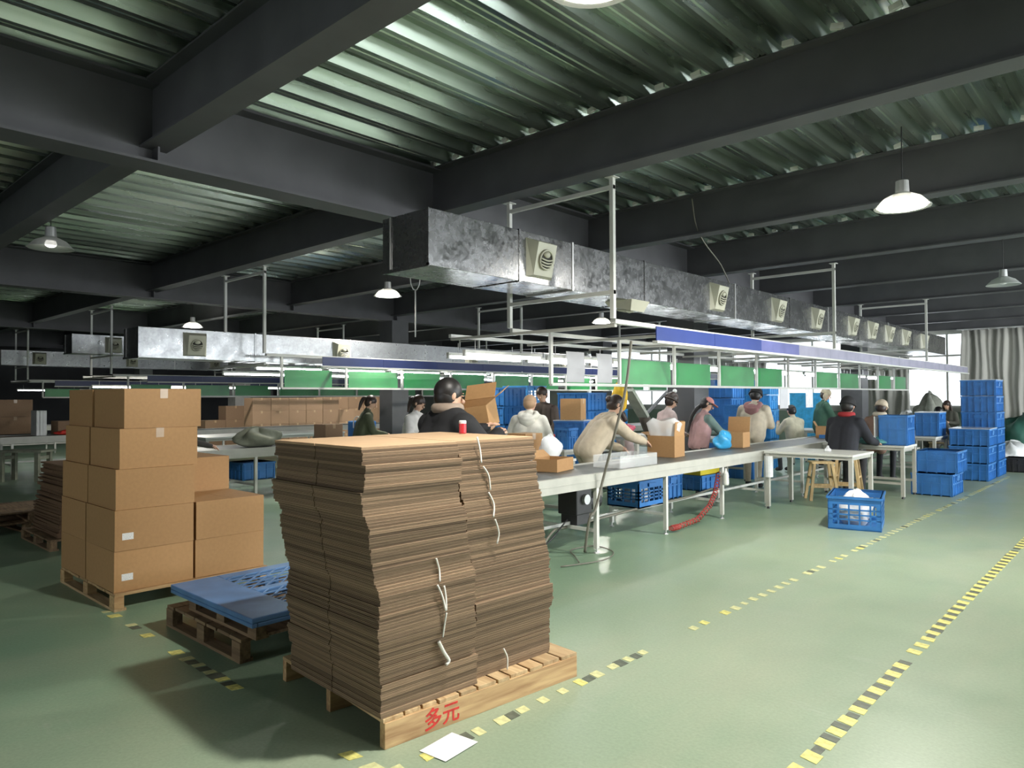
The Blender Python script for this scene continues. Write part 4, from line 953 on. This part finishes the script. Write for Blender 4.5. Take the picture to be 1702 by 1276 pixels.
# ================================================================== SECOND LINE AND THE LEFT
table('white bench rail table along the far side of the second line', -13.2, 5.4, -12.1, 8.2, .83, 'tables of the second line')
heap('tarpaulin', 'olive tarpaulin heap on the second conveyor, left of the tall stack', 'tarpaulin', atx(452, 742, -10.3) * 1.0 + Vector((0, 0, 0)) if False else (-10.35, 5.45, .757), (.2, .36, .26), M_OLIVE, 61)
carton((-11.5 + 1.05, 6.75, .757), .1, (.30, .36, .30), 'small brown carton on the second conveyor behind the tarpaulin', None, dull=True)
t = thing('blue_tote_bag', 'blue tote bag with white straps beside the green-jacketed woman', 'bag', (-10.35, 7.35, .757), .4)
MB().prism([(-.20, -.13), (.20, -.13), (.22, .13), (-.22, .13)], 0, .34).build('bag_body', M_CRATE, t, bevel=.02)
for s in (-1, 1): MB().tube([(-.08, s * .132, .22), (-.07, s * .135, .36), (0, s * .135, .42), (.07, s * .135, .36), (.08, s * .132, .22)], .009, 6, smooth=4).build('strap', M_STRAP, t, smooth=True)
crate((-10.4, 5.35, .27), 0, (.5, .5, .26), 'navy crate on the brace under the second conveyor', None)
# bench
t = thing('low_bench', 'low greenish wooden bench on the floor at the far left', 'bench', atz(16, 799, 0), math.radians(-47.3))
MB().box((-.22, -.1, .53), (.22, .72, .57)).build('bench_top', M_OLIVE, t)
for x in (-.17, .17):
    for y in (-.03, .62): MB().box((x - .035, y - .035, 0), (x + .035, y + .035, .53)).build('leg', M_OLIVE, t)
for y in (-.03, .62): MB().box((-.15, y - .015, .40), (.15, y + .015, .46)).build('rail', M_OLIVE, t)
# cartons on the third line and on the floor beyond
def pile(px, d, rows, cols, dims, label, group, z0=0., along='y', dull=True):
    p = atd(px, 690, d)
    for c in range(cols):
        for k in range(rows[c] if isinstance(rows, list) else rows):
            R_ = rows[c] if isinstance(rows, list) else rows
            carton((p.x, p.y + c * (dims[1] + .012), z0 + k * (dims[2] + .003)), random.uniform(-.01, .01), dims, label + ', %s column, %s' % (SEQ[c], nth(k, R_)), group, True, None, dull)
FG = 'closed cartons stacked beyond the second line'
pile(352, 21.5, [2, 3], 2, (.5, .62, .42), 'dull closed carton left of the pale column', 'cartons left of the pale column')
pile(428, 20.6, [4, 4, 4, 4, 4, 3], 6, (.5, .56, .375), 'carton in the wide stack right of the pale column', FG, dull=True)
pile(532, 23.2, 4, 5, (.5, .60, .38), 'closed carton behind the green-jacketed woman', 'cartons behind the green-jacketed woman', dull=True)
pile(20, 15.2, 2, 1, (.55, .62, .36), 'large dull carton at the left edge', 'cartons at the left edge', z0=.767)
p = atd(98, 705, 15.6); carton((-16.95, p.y, .767), .05, (.4, .66, .28), 'dull carton with red goods beside the white panels on the third line', None, dull=True)
heap('red_packets', 'red packets at the foot of the dull carton on the third line', 'packets', (-16.62, p.y - .1, .767), (.08, .3, .10), M_RED, 71)
for k, px in enumerate((59, 64, 70)):
    q = atx(px, 700, -16.9); o = MB().box((-.2, -.03, 0), (.2, .03, .50)).build('white_panel', M_FOAM); o.location = (-16.9, q.y, .767); tag(o, 'white panel standing on the third line, %s of three' % ('leftmost', 'middle', 'rightmost')[k], 'panel', 'white panels on the third line')
# curtains on the end wall
def curtain(label, x0, x1, y, z0, z1, seed):
    t = thing('curtain', label, 'curtain', (x0, y, z0), 0, 'grey curtains on the end wall'); w = x1 - x0; n = int(w / .035); mb = MB(); rnd = random.Random(seed); ph = rnd.uniform(0, 6)
    for j in range(9):
        for k in range(n + 1):
            u = k / n; f = .055 * math.sin(u * w * 15 + ph + .9 * math.sin(u * 9)) * (1 - .3 * (j / 8)) + .03 * math.sin(u * w * 37 + 2)
            mb.v.append((u * w + .02 * math.sin(j + u * 12), -f, (z1 - z0) * j / 8 + (.05 * math.sin(u * 14) if j == 0 else 0)))
    N = n + 1; mb.f = [(j * N + k, j * N + k + 1, (j + 1) * N + k + 1, (j + 1) * N + k) for j in range(8) for k in range(n)]; mb.m = [0] * len(mb.f)
    o = mb.build('cloth', M_CURT, t, smooth=True); so = o.modifiers.new('thick', 'SOLIDIFY'); so.thickness = .006
    for xx in (0, w):
        MB().box((xx - .012, 0, z1 - z0 + .03), (xx + .012, YB - y, z1 - z0 + .055)).build('bracket', M_STEELW, t)
    MB().cyl((-.1, 0, z1 - z0 + .04), (w + .1, 0, z1 - z0 + .04), .016, n=10).build('curtain_rod', M_STEELW, t)
    for k in range(int(w / .2)): MB().cyl((.05 + k * .2, 0, z1 - z0 - .01), (.05 + k * .2, 0, z1 - z0 + .03), .008, n=6).build('hook', M_STEELW, t)
    return t
curtain('long grey curtain hanging right of the bright window, behind the tall crates', -4.28, -2.45, 23.2, .82, 3.3, 1)
curtain('grey curtain left of the bright window, behind the knitted-hat worker', -7.5, -5.6, 23.2, .8, 2.62, 2)
curtain('grey curtain over the middle window of the end wall', -11.3, -9.9, 23.2, .8, 2.62, 3)
# ================================================================== PEOPLE
SKIN = mat('skin', (.56, .34, .24), .55, var=.05, scale=10); M_LIP = mat('lip', (.40, .14, .12), .5, var=.05); M_EYE = mat('eye', (.03, .022, .02), .3, var=.05)
HAIRB = mat('black_hair', (.014, .012, .012), .45, var=.3, scale=30, stretch=(1, 1, .2)); HAIRBR = mat('brown_hair', (.035, .020, .015), .45, var=.3, scale=30, stretch=(1, 1, .2))
def cloth(name, c): return mat('cloth_' + name, c, .85, var=.14, scale=9, bump=.35)
SHOE = cloth('dark_shoe', (.03, .03, .032)); TRB = cloth('black_trousers', (.025, .026, .03)); TRG = cloth('grey_trousers', (.12, .12, .125)); TRN = cloth('navy_trousers', (.03, .04, .075)); TRBE = cloth('beige_trousers', (.46, .40, .31))
BODIES = []
def person(label, x, y, heading, jacket, trousers, s=1., seat=None, lean=0, hands=((.3, .2, 1.0), (.3, -.2, 1.0)), look=(0, 0), hair=None, hairstyle='short', hat=None, hood=None, sleeves=None, bulk=1., collar=None, neck=.134, group='workers on the lines'):
    t = thing('person', label, 'person', (x, y, 0), math.radians(heading), group)
    V = Vector; Lr = math.radians(lean); caps = []
    jm = 1; mats_ = [SKIN, jacket, trousers, SHOE, sleeves or jacket, M_EYE, M_LIP]
    ph = (seat + .09) if seat else .88 * s
    pel = V((0, 0, ph)); sd = V((math.sin(Lr), 0, math.cos(Lr))); ch = pel + sd * .30 * s; nb = pel + sd * .50 * s
    hp = Lr * .75 + math.radians(look[1]); hd = V((math.sin(hp), 0, math.cos(hp)))
    hc = nb + sd * .045 * s + hd * neck * s
    B = bulk
    def cap(p, q, r1, r2, mi): caps.append((V(p), V(q), r1, r2, mi))
    for sy in (-1, 1):
        cap(pel + V((0, sy * .07, 0)), ch + V((0, sy * .075, 0)), .115 * B * s, .118 * B * s, 1)
        cap(ch + V((0, sy * .075, 0)), nb + V((0, sy * .085, -.06 * s)), .118 * B * s, .085 * B * s, 1)
        cap(pel + V((0, sy * .075, -.03)), pel + V((0, sy * .08, -.09)), .115 * s, .10 * s, 2 if not seat else 1)
    cap(nb - sd * .04, nb + sd * .02, .075 * s * B, .062 * s, 1)
    cap(nb, hc - hd * .05 * s, .052 * s, .05 * s, 0)
    cap(hc - hd * .015, hc + hd * .025 * s, .083 * s, .084 * s, 0)
    fx = V((hd.z, 0, -hd.x))
    cap(hc + fx * .022 - hd * .05 * s, hc + fx * .03 - hd * .045 * s, .060 * s, .058 * s, 0)
    # arms
    hand_data = []
    for side, (hf, hl, hu) in zip((1, -1), hands):
        sh = nb - sd * .07 * s + V((0, side * .175 * s * (1 + (B - 1) * .5), 0)); ta = V((hf, hl, hu)); d = ta - sh; a, b = .28 * s, .25 * s
        D = min(d.length, (a + b) * .985); d.normalize(); ta = sh + d * D
        ca = (a * a + D * D - b * b) / (2 * a * D); sa = math.sqrt(max(0, 1 - ca * ca))
        pole = V((-.35, side * .55, -1)); pole = (pole - d * pole.dot(d)).normalized()
        el = sh + d * (a * ca) + pole * (a * sa); fa = (ta - el).normalized()
        mi = 4 if sleeves else 1
        cap(sh, el, .066 * s * B, .056 * s * B, mi); cap(el, ta - fa * .02, .055 * s * B, .043 * s * B, mi)
        cap(ta, ta + fa * .055 * s, .032 * s, .034 * s, 0); hand_data.append((ta, fa, side))
    # legs
    for side in (1, -1):
        hip = pel + V((0, side * .09 * s, -.05))
        if seat: kn = hip + V((.40 * s, side * .03, -.02)); an = V((kn.x - .05, kn.y, .09)); 
        else: kn = V((.03 + .02 * side, side * .10 * s, .48 * s)); an = V((.0 + .05 * side, side * .105 * s, .085 * s))
        cap(hip, kn, .088 * s, .064 * s, 2); cap(kn, an, .062 * s, .046 * s, 2); cap(an + V((.0, 0, -.02)), an + V((.13 * s, 0, -.045)), .05 * s, .04 * s, 3)
    mb = MB()
    for p, q, r1, r2, mi in caps:
        d = q - p
        if d.length > 1e-4: mb.cyl(p, q, r1, r2, 14)
        mb.ell(p, r1, 14, 8); mb.ell(q, r2, 14, 8)
    o = mb.build('body', SKIN, t)
    rm = o.modifiers.new('r', 'REMESH'); rm.mode = 'VOXEL'; rm.voxel_size = .017; sm = o.modifiers.new('s', 'SMOOTH'); sm.factor = .5; sm.iterations = 4
    # details joined after the remesh
    M = Matrix((fx, V((0, 1, 0)), hd)).transposed(); Ry = Matrix.Rotation(math.radians(look[0]), 3, 'Z'); MH = M @ Ry
    H = lambda a, b, c: hc + MH @ (V((a, b, c)) * s)
    ex = MB(); ex.cyl(H(.085, 0, -.008), H(.108, 0, -.03), .008 * s, .015 * s, 8, 0); ex.ell(H(.103, 0, -.03), .014 * s, 8, 6, 0)
    for sy in (-1, 1):
        ex.ell(H(.083, sy * .032, .008), (.009 * s, .013 * s, .006 * s), 8, 6, 5, MH); ex.ell(H(.082, sy * .034, .026), (.007 * s, .016 * s, .004 * s), 8, 5, 5, MH); ex.ell(H(.0, sy * .086, -.005), (.018 * s, .010 * s, .03 * s), 8, 6, 0, MH)
    ex.ell(H(.088, 0, -.062), (.008 * s, .022 * s, .006 * s), 8, 5, 6, MH)
    for ta, fa, side in hand_data:
        ln = fa.cross(V((0, 0, 1)));  ln = ln.normalized() if ln.length > .05 else V((0, 1, 0)); dn = ln.cross(fa).normalized(); base = ta + fa * .06 * s
        if dn.z > 0: dn = -dn
        for k, L in enumerate((.062, .072, .068, .052)):
            u = (k - 1.5) * .0165 * s; p0 = base + ln * u * side; p1 = p0 + fa * L * .5 * s + dn * .008; p2 = p1 + fa * L * .35 * s + dn * L * .4 * s
            ex.tube([p0, p1, p2], [.0085 * s, .008 * s, .0065 * s], 6, 0)
        th = ta + fa * .02 * s - ln * side * .03 * s; ex.tube([th, th + fa * .03 * s - ln * side * .018 * s + dn * .01, th + fa * .055 * s - ln * side * .012 * s + dn * .025], [.011 * s, .010 * s, .007 * s], 6, 0)
    BODIES.append((o, caps, mats_, ex, hc, fx, hd, s))
    # hair, hats, hoods
    if hair:
        hb = MB().ell(H(-.019, 0, .026), (.101 * s, .096 * s, .102 * s), 20, 14, 0, MH)
        if hairstyle == 'short': hb.ell(H(-.028, 0, -.012), (.086 * s, .091 * s, .092 * s), 18, 12, 0, MH)
        if hairstyle == 'bun': hb.ell(H(-.028, 0, -.012), (.086 * s, .091 * s, .088 * s), 18, 12, 0, MH); hb.ell(H(-.115, 0, .02), (.042 * s, .045 * s, .045 * s), 12, 8)
        if hairstyle == 'pony': hb.ell(H(-.028, 0, -.012), (.086 * s, .091 * s, .088 * s), 18, 12, 0, MH); hb.tube([H(-.09, 0, .04), H(-.145, 0, .01), H(-.15, 0, -.09), H(-.13, 0, -.2)], [.03 * s, .036 * s, .03 * s, .012 * s], 10, smooth=4)
        if hairstyle == 'braid': hb.ell(H(-.028, 0, -.012), (.086 * s, .091 * s, .088 * s), 18, 12, 0, MH); hb.tube([H(-.08, .02, -.04), H(-.13, .03, -.14), H(-.15, .04, -.3), H(-.12, .04, -.48), H(-.10, .04, -.55)], [.036 * s, .034 * s, .03 * s, .024 * s, .008 * s], 10, smooth=4)
        if hairstyle == 'long':
            for sy in (-1, 1): hb.tube([H(.0, sy * .07, .05), H(.0, sy * .095, -.05), H(.01, sy * .10, -.17), H(.03, sy * .09, -.28)], [.03 * s, .036 * s, .036 * s, .014 * s], 10, smooth=4)
            hb.tube([H(-.07, 0, .04), H(-.09, 0, -.08), H(-.08, 0, -.22)], [.05 * s, .075 * s, .05 * s], 12, smooth=4)
        hb.build('hair', hair, t, smooth=True)
        if hairstyle == 'bun': MB().tube([H(-.085, .036 * math.cos(2 * PI * q / 14), .02 + .036 * math.sin(2 * PI * q / 14)) for q in range(15)], .019 * s, 8).build('hair_tie', mat('pink_cloth', (.60, .25, .30), .8), t, smooth=True)
    if hat:
        k, hm = hat; ht = MB()
        if k == 'beanie' or k == 'pompom': ht.ell(H(-.018, 0, .048), (.114 * s, .107 * s, .112 * s), 20, 10, 0, MH, .3, 1); ht.tube([H(-.014 + .110 * math.cos(2 * PI * q / 24), .105 * math.sin(2 * PI * q / 24), .020) for q in range(25)], .014 * s, 8)
        if k == 'cap': ht.ell(H(-.008, 0, .042), (.103 * s, .096 * s, .085 * s), 20, 10, 0, MH, .42, 1); ht.add([H(a, b, c + dz) for dz in (0, .006) for a, b, c in ((.08, -.075, .035), (.08, .075, .035), (.16, .06, .02), (.178, 0, .022), (.16, -.06, .02))], [(0, 1, 2, 3, 4), (9, 8, 7, 6, 5), (0, 4, 9, 5), (4, 3, 8, 9), (3, 2, 7, 8), (2, 1, 6, 7)])
        if k == 'earflap':
            ht.ell(H(-.012, 0, .04), (.108 * s, .103 * s, .10 * s), 20, 10, 0, MH, .3, 1)
            for sy in (-1, 1): ht.ell(H(-.0, sy * .095, -.035), (.05 * s, .018 * s, .07 * s), 12, 8, 0, MH); ht.tube([H(.01, sy * .10, -.09), H(.03, sy * .11, -.2), H(.04, sy * .11, -.29)], .006 * s, 6); ht.ell(H(.04, sy * .11, -.31), .026 * s, 10, 7)
        ho = ht.build({'cap': 'cap', 'beanie': 'knit_hat', 'pompom': 'knit_hat', 'earflap': 'earflap_hat'}[k], hm, t, smooth=True)
        if k == 'pompom': MB().ell(H(-.02, 0, .182), .036 * s, 12, 8).build('pompom', M_FOAM, ho, smooth=True)
    if hood:
        hb = MB(); b0 = nb + sd * .0; N = 18; pts = []
        for q in range(N + 1):
            a = 2 * PI * q / N; pts.append(b0 + V((-.055 + .095 * math.cos(a), .115 * math.sin(a), .012 + .02 * math.cos(a) - (.05 if math.cos(a) < 0 else 0) * -math.cos(a))) * s)
        hb.tube(pts, .042 * s, 10); hb.ell(nb + (V((-.13, 0, -.07))) * s, (.055 * s, .12 * s, .10 * s), 14, 9)
        hb.build('hood', hood, t, smooth=True)
    if collar:
        pts = [nb + sd * .045 + V((.078 * math.cos(2 * PI * q / 18) - .004, .086 * math.sin(2 * PI * q / 18), .008)) * s for q in range(19)]
        MB().tube(pts, .038 * s, 10).build('collar', collar, t, smooth=True)
    return t
C = cloth
def at(px, d): p = atd(px, 690, d); return p.x, p.y
x, y = at(735, 4.95)
person('man in a black jacket with beige collar standing behind the tall stack', x, y, 80, C('black', (.012, .012, .014)), TRB, .995, None, 5, ((.42, .10, 1.26), (.42, -.08, 1.23)), (-14, 6), HAIRB, 'short', collar=C('beige_fleece', (.30, .23, .18)), bulk=1.5, neck=.098)
x, y = at(598, 11.2)
person('woman in an olive green jacket with dark ponytail at the second line', x, y, 65, C('olive', (.085, .095, .055)), TRB, .93, None, 14, ((.38, .16, .92), (.38, -.16, .92)), (-20, 16), HAIRBR, 'pony', bulk=1.12)
x, y = at(877, 9.3)
person('worker in a white hooded jacket seen from behind, right of the man in black', x, y, 118, C('offwhite', (.60, .58, .51)), TRBE, .92, None, 12, ((.32, .22, .92), (.32, -.22, .92)), (-18, 18), mat('tan_hair', (.30, .19, .11), .7, var=.2), 'short', hood=C('offwhite', (.60, .58, .51)), bulk=1.2)
x, y = at(908, 11.7)
person('dark-haired worker in a brown jacket facing the white hooded worker', x, y, -80, C('brown', (.075, .055, .045)), TRB, 1.0, None, 10, ((.34, .2, .92), (.36, -.12, .95)), (10, 14), HAIRBR, 'short', bulk=1.12)
person('woman in a beige coat bending over the conveyor, pink tie in her hair', -5.16, 6.92, 62, C('beige', (.46, .39, .29)), TRBE, .98, None, 38, ((.50, .10, .86), (.74, -.12, .93)), (-10, 0), HAIRBR, 'bun', hood=C('beige', (.46, .39, .29)), bulk=1.28)
x, y = at(1041, 11.7)
person('woman with long dark hair and pale pink top, facing us behind a white table', x, y, -128, C('palepink', (.62, .46, .45)), TRG, .9, .55, 14, ((.30, .14, .96), (.30, -.14, .96)), (0, 24), HAIRBR, 'long', bulk=1.05)
x, y = at(1099, 10.9)
person('worker in a pale pink coat with a white pompom, half hidden by the tall carton', x, y, 60, C('rose', (.58, .45, .43)), TRG, .93, None, 14, ((.32, .16, .92), (.32, -.16, .92)), (0, 16), HAIRBR, 'short', ('pompom', HAIRBR), bulk=1.1)
person('woman with a pink cap, dark braid and dusty pink vest packing at the conveyor', -5.10, 9.55, 58, C('dusty_pink', (.40, .24, .24)), TRB, .90, None, 12, ((.40, .12, .95), (.46, -.16, .93)), (-30, 18), HAIRB, 'braid', ('cap', C('pink_cap', (.62, .27, .24))), sleeves=C('grey_green', (.12, .18, .165)), bulk=1.12)
person('woman in a cream jacket with a black hat, looking down at the conveyor', -5.05, 11.3, 95, C('cream', (.52, .46, .36)), TRBE, .98, None, 10, ((.32, .16, 1.02), (.34, -.14, 1.02)), (10, 24), HAIRB, 'short', ('beanie', C('black_knit', (.018, .018, .02))), hood=C('mauve_pink', (.34, .17, .17)), bulk=1.24)
person('worker with black hair and pale yellow jacket, left of the woman in green', -5.35, 13.9, 150, C('pale_yellow', (.50, .46, .34)), TRB, .9, .52, 8, ((.3, .16, .95), (.3, -.16, .95)), (0, 18), HAIRB, 'short', bulk=1.15)
person('woman in a green coat with a beige ear-flap hat and hanging pompoms', -5.3, 15.1, 40, C('green', (.055, .13, .085)), TRB, .98, None, 8, ((.36, .16, 1.0), (.4, -.16, .98)), (-20, 14), HAIRBR, 'short', ('earflap', C('beige_knit', (.46, .38, .27))), bulk=1.2)
person('man in black jacket, black cap and red collar, seated with his back to the aisle', -3.56, 11.02, 82, C('black_navy', (.016, .017, .024)), TRB, 1.0, .60, 16, ((.44, .24, .80), (.44, -.30, .80)), (0, 10), HAIRB, 'short', ('beanie', C('black_knit', (.018, .018, .02))), collar=C('red_collar', (.33, .025, .03)), bulk=1.26)
person('worker in a brown jacket with a beige knitted hat behind the table crate', -3.75, 13.35, 80, C('russet', (.20, .12, .085)), TRB, .95, .58, 16, ((.4, .2, .82), (.4, -.2, .82)), (15, 14), HAIRBR, 'short', ('beanie', C('beige_knit2', (.56, .47, .36))), collar=C('cream_fleece', (.55, .48, .38)), bulk=1.2)
x, y = at(1548, 14.7)
person('dark-haired worker bending low behind the beige-hatted worker', x, y, 70, C('dark_grey', (.08, .075, .07)), TRB, .9, .5, 22, ((.4, .2, .8), (.4, -.2, .8)), (0, 14), HAIRB, 'short', bulk=1.1)
x, y = at(1577, 18.6)
person('dark-haired worker facing the camera behind the rear work table crate', x, y, -105, C('dark_olive', (.07, .07, .055)), TRB, .95, .52, 6, ((.3, .15, .8), (.3, -.15, .8)), (0, 14), HAIRBR, 'long', bulk=1.1)
x, y = at(683, 10.2)
person('worker in a white jacket left of the man in black, behind the stack', x, y, 20, C('white', (.62, .60, .58)), TRG, .92, None, 10, ((.34, .16, .95), (.34, -.16, .95)), (0, 14), HAIRBR, 'pony', bulk=1.12)
person('person with a dark sleeve reaching over the second conveyor behind the carton pile', -9.62, 3.78, 62, C('dark_pattern', (.05, .045, .04)), TRB, .84, None, 26, ((.3, .15, .8), (.70, -.12, .80)), (0, 10), HAIRB, 'short', bulk=1.05)
dg = bpy.context.evaluated_depsgraph_get()
for o, caps, mats_, ex, hc, fx, hd, s in BODIES:
    me = bpy.data.meshes.new_from_object(o.evaluated_get(dg)); vs = [v.co.copy() for v in me.vertices]; fs = [tuple(p.vertices) for p in me.polygons]; mi = []
    segs = [(p, q - p, max(1e-9, (q - p).length_squared), r1, r2, m) for p, q, r1, r2, m in caps]
    vm = []
    for v in vs:
        best = 9; bm = 0
        for p, d, l2, r1, r2, m in segs:
            u = min(1, max(0, (v - p).dot(d) / l2)); q = (v - p - d * u).length - (r1 + (r2 - r1) * u)
            if q < best: best = q; bm = m
        vm.append(bm)
    for f in fs: mi.append(max(vm[i] for i in f))
    mb = MB(); mb.v = [tuple(v) for v in vs]; mb.f = fs; mb.m = mi; mb.add(ex.v, ex.f); mb.m = mi + ex.m
    old = o.data; o.modifiers.clear(); o.data = mb.mesh('body', mats_, True)
